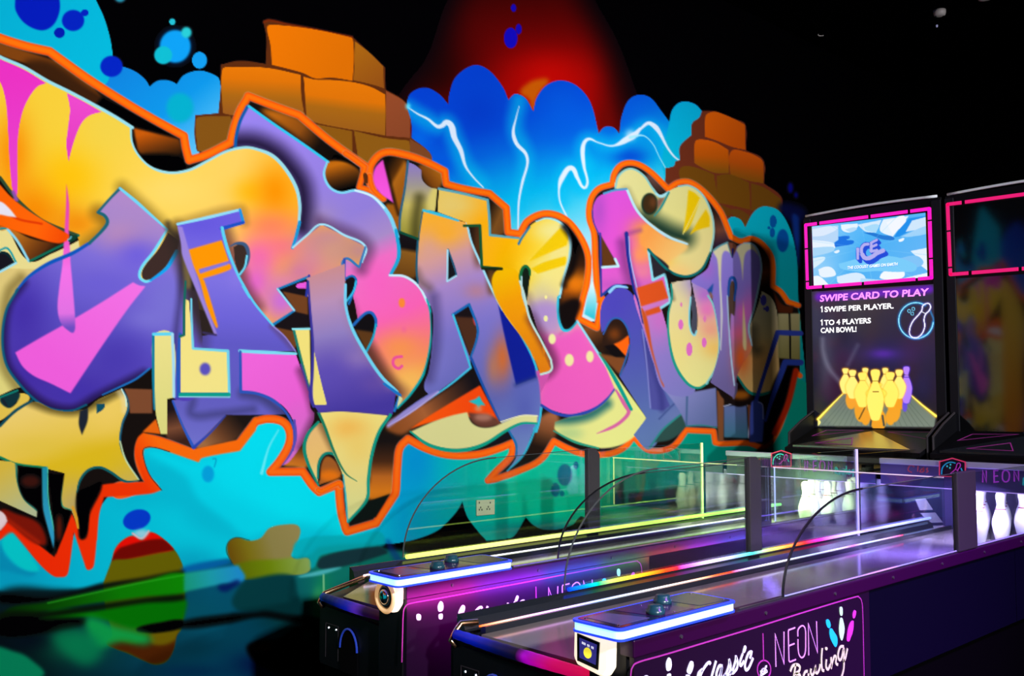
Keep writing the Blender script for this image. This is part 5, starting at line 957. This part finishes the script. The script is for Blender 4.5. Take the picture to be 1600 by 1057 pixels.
    for q,mm in (([(2.05,Y0+.02),(2.20,Y0+.02),(2.16,Y1-.02),(2.02,Y1-.02)],'380a50'),([(2.24,Y0+.03),(2.36,Y0+.02),(2.36,Y1-.02),(2.22,Y1-.02)],'2a3848'),([(1.90,Y0+.03),(2.02,Y0+.03),(1.98,Y1-.03),(1.90,Y1-.03)],'4a4a88')):
        bm=BM(); prism(bm,[(x,y,.9186) for x,y in q],(0,0,.0008)); obj('panel_graphic',bm,mat('graphic_'+mm,hexl(mm),.15,spec=.6),top,dy=dy)
    for x,y in ((2.07,Y0+.05),(2.19,Y1-.055)):
        bm=BM(); lathe(bm,[(0,0),(.026,0),(.026,.012),(.022,.014),(.021,.022),(.018,.025),(0,.025)],(x,y,.918),24); obj('button',bm,M_button,cp,True,dy=dy)
    for x in (X0+.03,.5*(X0+X1),X1-.03):
        for y in (Y0+.03,Y1-.03):
            bm=BM(); lathe(bm,[(0,0),(.004,0),(.003,.003),(0,.003)],(x,y,.918),8); obj('screw',bm,M_chrome,cp,dy=dy)
    # --- card reader under the panel
    if P['reader']=='square':
        a=at(935,1013,x=1.94); cy=a[1]; cz=a[2]
        pr=[(1.945,cy+s*.062,cz+z) for s,z in ((1,.052),(.75,.068),(-.75,.068),(-1.05,.045),(-1.0,-.04),(-.7,-.066),(.85,-.05),(1.05,-.03))]
        bm=BM(); prism(bm,pr,(-.035,0,0)); h=obj('card_reader',bm,M_housing,root,dy=0,bevel=.008)
        bm=BM(); prism(bm,[(1.909,cy+u,cz+v) for u,v in ((.046,.036),(-.034,.026),(-.028,-.046),(.046,-.036))],(-.003,0,0)); obj('reader_bezel',bm,M_lens,h)
        bm=BM(); prism(bm,[(1.9055,cy+u,cz+v) for u,v in ((.036,.026),(-.026,.019),(-.021,-.034),(.036,-.026))],(-.001,0,0)); s=obj('reader_screen',bm,M_readscr,h)
        bm=BM(); lathe(bm,[(0,0),(.014,0),(.014,-.001),(0,-.001)],(1.9042,cy+.006,cz-.008),20,'x'); obj('yellow_disc',bm,M_yellow,h)
        bm=BM()
        for i,u in enumerate(np.linspace(.026,-.012,9)):
            if i in (3,6): continue
            prism(bm,[(1.9042,cy+u,cz+.012-.0008*i+.0),(1.9042,cy+u-.0032,cz+.012-.0008*i),(1.9042,cy+u-.0032,cz+.018-.0008*i),(1.9042,cy+u,cz+.018-.0008*i)],(-.0008,0,0))
        obj('screen_caption',bm,mat('caption_white',(.9,.9,1),.5,emit=(.9,.9,1),es=.8),h)
    else:
        a=at(613,931,x=1.94); cy=a[1]; cz=a[2]
        pr=[(1.945,cy+u,cz+v) for u,v in ((.045,.055),(-.05,.060),(-.062,.03),(-.06,-.02),(-.035,-.05),(.02,-.052),(.055,-.02),(.058,.02))]
        bm=BM(); prism(bm,pr,(-.03,0,0)); h=obj('card_reader',bm,M_housing,root,dy=0,bevel=.009)
        bm=BM(); lathe(bm,[(.050,0),(.057,-.004),(.050,-.012),(.042,-.009),(.042,0)],(1.915,cy,cz),28,'x'); obj('reader_ring',bm,mat('amber_ring',(.7,.5,.3),.35,emit=(.75,.42,.16),es=.7),h,True)
        bm=BM(); lathe(bm,[(0,0),(.042,0),(.037,-.006),(.022,-.009),(.020,-.003),(0,-.003)],(1.915,cy,cz),28,'x'); obj('reader_lens',bm,M_lens,h,True)
        bm=BM(); lathe(bm,[(.020,0),(.025,-.007),(.020,-.009)],(1.911,cy,cz),24,'x'); obj('lens_ring',bm,M_chrome,h,True)
    # --- side sign
    py_=YR-.0062; U=(1180,900,200/1346); V=(860,920,.2); n=(0,-1,0)
    strokes('sign_border',V,['620,1180 622,900 625,690 640,615 690,575 900,515 1300,395 1600,305 2000,180 2360,72 2408,70 2430,105 2438,200 2445,500 2450,800'],.004,M_pink,root,dy,n,y=py_)
    strokes('sign_divider',U,['78,608 82,760 85,893'],.004,M_pink,root,dy,n,y=py_)
    strokes('sign_emblem',U,[ell(90,990,70,98,0,16)],.004,M_pink,root,dy,n,closed=True,y=py_)
    strokes('emblem_letters',U,['55,1000 62,1040','66,1000 75,990 76,1015','80,975 80,1005','84,985 92,982','84,1000 100,992','104,960 104,998 118,1000','104,960 120,955','50,1050 90,1030 125,1005'],.007,M_white,root,dy,n,sharp=True,y=py_)
    for q in (['215,960 207,615 300,930 300,590'],['417,548 350,572 345,590 352,895 362,908 425,883','352,738 410,715'],['560,838 556,505 652,810 642,482']): strokes('sign_neon_letter',U,q,.0042,M_lilac,root,dy,n,sharp=True,y=py_)
    strokes('sign_neon_letter',U,['446,640 447,575 475,535 505,530 525,575 528,690 525,800 508,850 482,862 458,830 448,760 447,668'],.0042,M_lilac,root,dy,n,y=py_)
    strokes('sign_bowling_lettering',U,['395,1120 418,960 414,940','366,1010 392,950 436,936 466,960 458,1005 420,1032 460,1040 470,1080 430,1130','548,1005 522,1015 505,1070 525,1120 555,1090 556,1030','585,978 580,1020 598,1048 622,1005 632,960 630,1010 650,1025 672,985 680,930','702,762 694,880 700,985 722,1000','746,880 742,960 764,985 788,935','795,858 796,965 806,920 830,850 848,860 846,920 868,938','928,745 892,752 868,830 880,885 905,870 928,770 930,860 928,980 905,1070','968,765 945,870 922,905'],.0092,M_cream,root,dy,n,y=py_)
    blobs('sign_letter_dot',U,[ell(745,768,13,18)],M_cream,root,dy,(0,-.0015,0),y=py_)
    blobs('sign_blue_pin',U,['745,470 762,458 780,480 790,520 782,548 768,552 755,540 742,500','780,570 800,555 825,590 855,640 862,700 850,745 832,745 800,690 780,630'],M_blueprint,root,dy,(0,-.0015,0),y=py_)
    blobs('sign_green_pin',U,['886,340 900,326 914,340 917,380 912,418 892,418 884,380','892,450 912,448 930,510 936,570 925,640 912,678 900,678 886,640 878,570 882,510'],M_green,root,dy,(0,-.0015,0),y=py_)
    blobs('sign_magenta_pin',U,['1032,375 1045,363 1058,380 1052,420 1040,448 1025,445 1022,410','1010,480 1030,478 1030,540 1020,600 1000,655 985,690 962,685 962,640 972,570 990,510'],M_mag,root,dy,(0,-.0015,0),y=py_)
    Z2=(990,990,220/1357)
    strokes('sign_classic_lettering',Z2,['660,350 625,385 612,440','738,300 728,282 700,302 655,375 632,450 650,500 690,490 730,440','792,266 770,345 748,430 760,480','848,318 822,318 795,390 802,440 828,410 850,325 838,400 850,440 880,400','866,430 893,380 918,300 920,262 932,325 920,385 888,415 868,404','922,402 955,345 980,262 984,228 999,285 992,340 957,382 934,374','1050,196 1022,280 1032,312 1062,268','1118,245 1134,182 1102,200 1072,295 1078,352 1108,335 1150,238'],.0092,M_white,root,dy,n,y=py_)
    blobs('sign_letter_dot',Z2,['1048,180 1062,128 1075,118 1084,140 1070,185 1052,192'],M_white,root,dy,(0,-.0015,0),y=py_)
    for q in (['315,270 335,234 358,255 364,310 352,354 318,362 308,310','320,402 355,390 356,450 324,455'],['530,300 550,268 572,280 572,330 545,394 510,372','505,400 540,408 530,455 502,440'],['100,420 125,405 145,425 140,480 105,480']):
        blobs('sign_shoe_print',Z2,q,M_white,root,dy,(0,-.0015,0),y=py_)
    # --- plexiglass and posts
    side_glass('side_glass',YR,2.69,.876,3.22,1.18,4.0,1.192,root,dy,M_glass,M_edge,.0042)
    side_glass('side_glass',2.452,2.55,.80,3.1,1.213,3.74,1.229,root,dy,M_glass,M_gedge,.0036)
    bm=BM(); box(bm,4.0,4.19,YR-.012,YR+.012,.875,1.196); obj('post',bm,M_gun,root,dy=dy,bevel=.004)
    bm=BM(); prism(bm,[(3.74,2.436,.79),(3.74,2.436,1.232),(3.80,2.436,1.232),(3.83,2.436,1.20),(3.83,2.436,.79)],(0,.03,0)); obj('post',bm,M_gun,root,dy=dy,bevel=.003)
    bm=BM(); box(bm,3.93,3.937,YR+.015,2.435,.93,1.178); sh=obj('front_shield',bm,M_glass,root,dy=dy)
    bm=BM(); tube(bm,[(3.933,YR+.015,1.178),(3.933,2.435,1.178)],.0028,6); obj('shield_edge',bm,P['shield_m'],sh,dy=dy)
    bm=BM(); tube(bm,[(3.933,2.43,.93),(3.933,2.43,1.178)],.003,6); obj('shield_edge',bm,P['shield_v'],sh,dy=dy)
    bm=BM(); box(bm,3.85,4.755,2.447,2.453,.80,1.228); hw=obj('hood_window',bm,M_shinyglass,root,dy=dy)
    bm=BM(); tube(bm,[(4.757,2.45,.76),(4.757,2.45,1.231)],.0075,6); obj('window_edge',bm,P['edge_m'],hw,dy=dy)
    bm=BM(); box(bm,4.19,5.95,YR-.003,YR+.003,.876,1.185); obj('hood_window',bm,M_glass,root,dy=dy)
    # --- hood over the pins
    bm=BM(); box(bm,5.80,5.86,YR+.01,YL,.70,1.14); hood=obj('pin_deck_back',bm,P['shade_m'],root,dy=dy)
    bm=BM(); box(bm,5.03,6.2,YR+.02,YL,1.06,1.09); obj('hood_roof',bm,M_black,hood,dy=dy)
    bm=BM(); box(bm,4.80,5.85,2.455,2.475,.70,1.10); obj('hood_side',bm,M_mirror,hood,dy=dy)
    bm=BM(); box(bm,5.20,5.30,YR+.006,YR+.03,.876,1.12); obj('hood_pillar',bm,M_dark,hood,dy=dy)
    bm=BM(); box(bm,5.0,5.012,YR+.02,2.44,1.035,1.145); mq=obj('marquee',bm,P['marquee_m'],root,dy=dy)
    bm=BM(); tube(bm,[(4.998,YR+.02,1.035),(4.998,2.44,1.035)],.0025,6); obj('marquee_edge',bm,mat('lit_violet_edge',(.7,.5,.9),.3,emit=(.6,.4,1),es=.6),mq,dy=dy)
    bm=BM(); box(bm,4.985,5.02,YR+.02,2.44,1.146,1.176); obj('crossbar',bm,mat('pale_steel',(.55,.6,.75),.35,.6),root,dy=dy,bevel=.004)
    MQ=(1400,640,.125); nx=(-1,0,0)
    for q in (['1085,915 1085,770 1130,910 1130,765'],['1280,765 1225,768 1228,912 1285,905','1228,838 1275,832'],['1480,905 1475,765 1535,890 1530,755']): strokes('marquee_letter',MQ,q,.0065,M_mneon,mq,dy,nx,sharp=True,x=4.996)
    strokes('marquee_letter',MQ,['1330,840 1340,780 1375,765 1410,790 1418,840 1405,890 1370,908 1338,885'],.0065,M_mneon,mq,dy,nx,closed=True,x=4.996)
    strokes('marquee_script',MQ,['1590,950 1600,860 1630,900 1600,930 1640,960','1660,900 1680,940 1660,960 1655,910','1700,900 1710,960 1725,910 1735,960 1755,890','1775,840 1775,960','1800,900 1800,960','1820,900 1822,960 1830,905 1850,960','1880,900 1870,940 1895,940 1890,900 1890,1000'],.008,M_tealp,mq,dy,nx,x=4.996)
    strokes('marquee_script',MQ,['230,720 180,700 150,760 200,790','280,690 270,780','330,740 300,780 340,780 345,730 350,780','400,735 380,750 400,775 375,790'],.006,mat('faint_red_print',(.25,.03,.06),.5,emit=(.3,.03,.07),es=.25),mq,dy,nx,x=4.996)
    bp=[at(1400+x*.125,640+y*.125,x=4.98) for x,y in ((545,840),(545,655),(705,612),(868,660),(868,840))]
    bm=BM(); prism(bm,bp,(.006,0,0)); bd=obj('badge',bm,M_sign,root,dy=dy)
    bm=BM(); ribbon3(bm,[Vector(p)+Vector((-.001,0,0)) for p in bp],.006,(-1,0,0),.0015,True); obj('badge_border',bm,M_red,bd,dy=dy)
    strokes('badge_ball',MQ,['570,815 578,740 615,690 660,665 700,662 745,675','812,735 830,775'],.0055,M_blueprint if P['blue'] else M_tealp,bd,dy,nx,x=4.976)
    blobs('badge_ball_holes',MQ,[ell(640,712,10,12),ell(682,692,10,12),ell(675,732,10,12)],M_tealp,bd,dy,(-.001,0,0),x=4.977)
    strokes('badge_pin',MQ,['680,805 740,752 755,720 765,685 790,672 805,690 800,720 780,745 768,775','742,750 772,765'],.0045,M_mag,bd,dy,nx,x=4.976)
    # --- sloping deck under the scoreboard, wings
    D=.0
    bm=BM(); prism(bm,[(5.78,1.59,1.165),(5.78,2.51,1.165),(6.195,2.51,1.292),(6.195,1.59,1.292)],(0,0,-.03)); dk=obj('deck',bm,M_black,root,dy=dy)
    def onD(x,y): return (x,y,1.165+(x-5.78)/.42*.127+.001)
    bm=BM(); prism(bm,[onD(5.80,2.46),onD(5.80,1.66),onD(6.12,2.05)],(0,0,.012)); obj('deck_facet',bm,P['facet_m'],dk,dy=dy)
    for k,tri in enumerate(([(6.14,2.40),(6.16,2.14),(6.02,2.44)],[(6.14,1.96),(6.16,1.68),(6.03,1.66)],[(5.85,2.32),(5.97,2.12),(5.84,2.06)])):
        bm=BM(); ribbon3(bm,[Vector(onD(x,y))+Vector((0,0,.013 if k==2 else 0)) for x,y in tri],.007,(-.3,0,1),.001,True); obj('deck_outline',bm,M_pink,dk,dy=dy)
    for yy,s in ((2.512,1),(1.588,-1)):
        bm=BM(); prism(bm,[(5.86,yy,1.12),(5.86,yy,1.26),(6.02,yy,1.34),(6.19,yy,1.40),(6.19,yy,1.12)],(0,.02*s,0)); wg=obj('deck_wing',bm,M_black,dk,dy=dy,bevel=.003)
        bm=BM(); tube(bm,[(5.857,yy+.01*s,1.12),(5.857,yy+.01*s,1.262),(6.02,yy+.01*s,1.343),(6.18,yy+.01*s,1.405)],.007,6); obj('wing_edge',bm,M_gun,wg,dy=dy)
    # --- scoreboard (traced on the far one, then shifted)
    bd_=P['board_dy']; BX=6.2
    bm=BM(); box(bm,BX,BX+.14,2.575,3.555,1.05,2.80); bb=obj('scoreboard',bm,M_black,root,dy=bd_,bevel=.006)
    bm=BM(); box(bm,BX+.02,BX+.16,2.575,3.555,.0,1.05); obj('scoreboard_stand',bm,M_kick,bb,dy=bd_)
    bm=BM(); arcp=[(BX+.0,y,2.806+.012*math.sin((y-2.575)/.98*math.pi)) for y in np.linspace(3.54,2.60,14)]; tube(bm,arcp,.009,8); obj('top_trim',bm,mat('pale_trim',(.75,.78,.85),.35),bb,True,dy=bd_)  # pale colour stands in for ceiling light glinting on the metal trim
    for ya,yb in ((2.575,2.635),(3.50,3.555)):
        bm=BM(); box(bm,BX-.012,BX,ya,yb,1.2,2.78); obj('scoreboard_edge',bm,mat('dark_slate',(.008,.008,.013),.5,spec=.2),bb,dy=bd_,bevel=.003)
    bm=BM(); prism(bm,[at(x,y,x=BX-.004) for x,y in ((1266,355),(1450,333),(1452,434),(1268,446))],(.003,0,0)); s1=obj('upper_screen',bm,M_screen,bb,dy=bd_)
    bm=BM(); prism(bm,[at(x,y,x=BX-.004) for x,y in ((1263,456),(1459,444),(1465,671),(1266,668))],(.003,0,0)); s2=obj('lower_screen',bm,M_screen,bb,dy=bd_)
    C=[np.array(c,float) for c in ((1259.5,352),(1452.5,326.5),(1456,434.5),(1262.5,450))]
    gaps={0:(.10,.515,.835),1:(.17,.72),2:(.12,.555,.875),3:(.10,.62)}
    bm=BM()
    for e in range(4):
        a,b=C[e],C[(e+1)%4]; g=[0]+list(gaps[e])+[1]
        for u,v in zip(g,g[1:]):
            u2=u+(.012 if u>0 else .0); v2=v-(.012 if v<1 else 0)
            ribbon3(bm,[at(*(a+(b-a)*t),x=BX-.006) for t in (u2,v2)],.022,(-1,0,0),.008)
    for c in C:
        prism(bm,[Vector(at(*c,x=BX-.006))+Vector((0,.011*math.cos(t),.011*math.sin(t))) for t in np.linspace(0,6.28,12,endpoint=False)],(-.008,0,0))
    obj('neon_border',bm,P['neon_m'],bb,dy=bd_)
    if P['on']: lit_screens(bb,s1,s2,bd_)
    return root
# ================================================================ THE TWO MACHINES
M_neon1=mat('neon_magenta',(.8,.02,.5),.4,emit=(.84,.002,.40),es=.95); M_neon2=mat('neon_rose',(.6,.02,.2),.4,emit=(.66,.002,.10),es=.85)
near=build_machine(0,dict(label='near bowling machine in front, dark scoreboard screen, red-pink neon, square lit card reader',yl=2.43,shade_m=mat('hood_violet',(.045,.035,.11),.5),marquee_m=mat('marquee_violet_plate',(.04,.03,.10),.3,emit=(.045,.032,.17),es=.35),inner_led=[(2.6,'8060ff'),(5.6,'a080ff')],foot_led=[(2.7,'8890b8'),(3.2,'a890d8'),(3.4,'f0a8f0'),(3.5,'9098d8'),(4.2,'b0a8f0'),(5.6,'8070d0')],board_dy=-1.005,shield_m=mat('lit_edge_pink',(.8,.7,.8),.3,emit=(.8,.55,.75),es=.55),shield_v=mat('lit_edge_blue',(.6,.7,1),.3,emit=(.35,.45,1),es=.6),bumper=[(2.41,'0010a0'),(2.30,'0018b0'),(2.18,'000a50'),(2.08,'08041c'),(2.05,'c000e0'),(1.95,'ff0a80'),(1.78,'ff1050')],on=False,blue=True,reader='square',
  lane_led=[(2.03,'ff6020'),(2.15,'ffc0a0'),(2.3,'ffb0ff'),(2.6,'a0b8ff'),(2.75,'c8d8ff'),(3.0,'ffe8d8'),(3.2,'ffc890'),(3.3,'ff6020'),(3.42,'ff3010'),(3.5,'d0a0ff'),(3.7,'ffffff'),(4.1,'b0c8ff'),(4.3,'ffffff'),(4.45,'ff60c0'),(4.6,'c8ffff'),(4.9,'ff90c0'),(5.0,'ff2040')],
  rail_led=[(2.55,'0030ff'),(2.64,'0070ff'),(2.72,'00b070'),(2.85,'d8e040'),(2.98,'ffa018'),(3.12,'ff4010'),(3.2,'ff2030'),(3.28,'d060ff'),(3.45,'e8c8ff'),(3.62,'90a8ff'),(3.75,'30d0c0'),(3.9,'d0e060'),(4.05,'ff9020'),(4.2,'ff3020'),(4.35,'ff30b0'),(4.6,'d0c0ff'),(5.6,'a0b0ff')],
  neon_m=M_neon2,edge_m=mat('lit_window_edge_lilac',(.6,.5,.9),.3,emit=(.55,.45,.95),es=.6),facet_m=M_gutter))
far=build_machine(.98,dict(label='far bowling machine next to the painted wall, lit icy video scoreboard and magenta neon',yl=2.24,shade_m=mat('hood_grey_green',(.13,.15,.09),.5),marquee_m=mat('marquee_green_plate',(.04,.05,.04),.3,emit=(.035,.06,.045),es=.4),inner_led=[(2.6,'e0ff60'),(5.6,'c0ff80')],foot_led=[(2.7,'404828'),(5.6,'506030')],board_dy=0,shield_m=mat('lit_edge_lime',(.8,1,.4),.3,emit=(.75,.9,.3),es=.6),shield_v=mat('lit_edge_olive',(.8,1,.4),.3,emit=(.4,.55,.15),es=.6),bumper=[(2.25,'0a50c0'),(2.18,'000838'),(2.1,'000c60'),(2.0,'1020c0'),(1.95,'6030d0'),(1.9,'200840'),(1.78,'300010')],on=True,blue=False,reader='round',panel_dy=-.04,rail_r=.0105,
  lane_led=[(2.03,'ffd0ff'),(2.4,'f0e8ff'),(3.0,'ffffff'),(4.0,'ffffff'),(5.0,'fff0e0')],
  rail_led=[(2.55,'dcea60'),(3.2,'ecf880'),(4.0,'e8fa78'),(4.6,'c0ff60'),(5.6,'80e080')],
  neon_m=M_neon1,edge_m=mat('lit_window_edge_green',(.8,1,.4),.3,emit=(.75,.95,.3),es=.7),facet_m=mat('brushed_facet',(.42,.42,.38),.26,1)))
# ================================================================ BOWLING PINS standing on the two pin decks
prof=[(0,0),(.026,0),(.029,.004),(.040,.05),(.0455,.085),(.044,.105),(.034,.14),(.024,.165),(.0195,.185),(.021,.205),(.0245,.222),(.0245,.234),(.020,.247),(.011,.254),(0,.256)]
def make_pin(loc,band):
    ROOTLOC['tmp']=loc
    bm=BM(); lathe(bm,prof,loc,24); p=obj('bowling_pin',bm,M_pinw,None,True,origin=loc)
    bm=BM(); lathe(bm,[(.0262,.158),(.0228,.170),(.0215,.170),(.0245,.158)],loc,24); obj('neck_band',bm,band,p,True); return p
ROW=['head pin of','second row left pin of','second row right pin of','third row left pin of','third row middle pin of','third row right pin of','back row far left pin of','back row second pin from left of','back row third pin from left of','back row far right pin of']
proto={}
for dy,name,grp,band,xs in ((0.0,'the near machine','pins in the near machine',M_pinr,0),(.98,'the far machine','pins in the far machine',M_pinb,0)):
    k=0
    for r in range(4):
        for j in range(r+1):
            loc=(5.16+.16*r, 2.0+dy+(j-r/2)*-.108, .752)
            if not k: p=make_pin(loc,band); proto[dy]=p
            else:
                p=proto[dy].copy(); COL.objects.link(p); p.location=loc
                for ch in proto[dy].children: c=ch.copy(); COL.objects.link(c); c.parent=p
            tag(p,'white bowling pin, '+ROW[k]+' the rack in '+name,'bowling pin',grp); k+=1
def strip_lamp(name,dy,color,power,em):
    bm=BM(); box(bm,5.06,5.12,1.72+dy,2.38+dy,1.045,1.06); root=near if dy==0 else far
    obj('pin_light',bm,mat('pin_light_'+name,(1,1,1),.5,emit=color,es=em),root)
    area('pin_lamp',(5.09,2.05+dy,1.04),(5.45,2.05+dy,.8),power,.5,.05,color)
strip_lamp('near',0,(.5,.42,1.0),34,2.2)
strip_lamp('far',.98,(.95,1.0,.65),24,2.5)
# added unseen lamps, boosting the near rail strip's coloured light across the gap
for x,c,e in ((2.2,(1,.03,.7),1.5),(2.55,(.35,.03,1),2.2),(2.9,(.05,.12,1),1.8),(3.2,(.1,.6,.2),.7),(3.5,(1,.12,.03),.9),(3.75,(.5,.06,1),1.6),(4.1,(.08,.1,1),1.6)):
    area('rail_strip_fill',(x,2.475,.79),(x,2.62,.74),e,.35,.02,c)
area('hood_fill',(4.55,2.05,1.02),(4.6,2.1,.75),15,.4,.05,(.25,.16,1.0)); area('hood_fill',(4.6,3.03,1.02),(4.8,3.1,.75),8,.4,.05,(.6,1.0,.45))  # added unseen fills tinting lane and hood violet and green
# mirrored light squares painted as pale marks on the near hood's inner side
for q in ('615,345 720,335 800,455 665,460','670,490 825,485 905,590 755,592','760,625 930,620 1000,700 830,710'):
    bm=BM(); prism(bm,[at(1340+float(t.split(',')[0])*.1474,730+float(t.split(',')[1])*.1474,y=2.452) for t in q.split()],(0,.002,0)); obj('reflection_mark',bm,M_patch,near)
# ================================================================ SMALL THINGS ON WALL AND CEILING
bm=BM(); P4=[at(x,y,y=WALL_Y-.006) for x,y in ((743.5,782),(771.5,780.5),(771.5,804),(743.5,806.5))]
prism(bm,P4,(0,-.009,0)); so=obj('wall_socket',bm,mat('socket_cream',(.62,.62,.42),.4),None,bevel=.002,origin=tuple(np.mean(P4,0)))
tag(so,'cream double wall socket plate on the green part of the mural','socket')
bm=BM()
for x,y in ((749,797),(753,797),(751,793.5),(761,796),(765,796),(763,792.5),(749,786),(766,786)):
    c=at(x,y,y=WALL_Y-.0158); box(bm,c[0]-.004,c[0]+.004,c[1]-.001,c[1]+.001,c[2]-.005,c[2]+.005)
obj('socket_slots',bm,mat('slot_grey',(.12,.12,.09),.6),so)
det=mat('detector_white',(.55,.5,.5),.5)
for (px_,py_),r,nm,lb,ct in (((1468,20),.048,'smoke_detector','round white smoke detector on the black ceiling, the whole one','smoke detector'),((1539,-4),.05,'ceiling_speaker','white ring fixture on the ceiling cut by the top edge of the picture','ceiling fitting')):
    c=at(px_,py_,z=4.58); bm=BM()
    if nm=='smoke_detector': lathe(bm,[(0,-.028),(r*.55,-.028),(r*.9,-.02),(r,0),(r,.02),(0,.02)],c,28)
    else: lathe(bm,[(r*.62,-.012),(r*.95,-.014),(r,.0),(r,.02),(r*.62,.02)],c,28)
    o=obj(nm,bm,det,None,True,origin=tuple(c)); tag(o,lb,ct)
    if nm=='smoke_detector':
        bm=BM()
        for s in (-1,1): lathe(bm,[(0,-.003),(.006,-.003),(.006,.003),(0,.003)],(c[0]+s*.018,c[1]-s*.022,c[2]-.027),10)
        obj('sensor_hole',bm,M_dark,o)
c=at(1464,41,z=4.59); bm=BM(); lathe(bm,[(0,-.01),(.006,-.008),(.008,.0),(.008,.01),(0,.01)],c,12); o=obj('indicator_light',bm,mat('blue_indicator',(.3,.3,.5),.4,emit=(.2,.2,.35),es=.7),None,origin=tuple(c)); tag(o,'tiny pale blue indicator light on the ceiling below the smoke detector','light')
c=at(1284,54,z=4.58); bm=BM(); tube(bm,[(c[0]+.03*math.cos(t),c[1]+.03*math.sin(t),c[2]) for t in np.linspace(0,2.4,10)],.004,6); o=obj('ceiling_hook',bm,det,None,True,origin=tuple(c)); tag(o,'small pale curved hook on the black ceiling left of the smoke detector','hook')
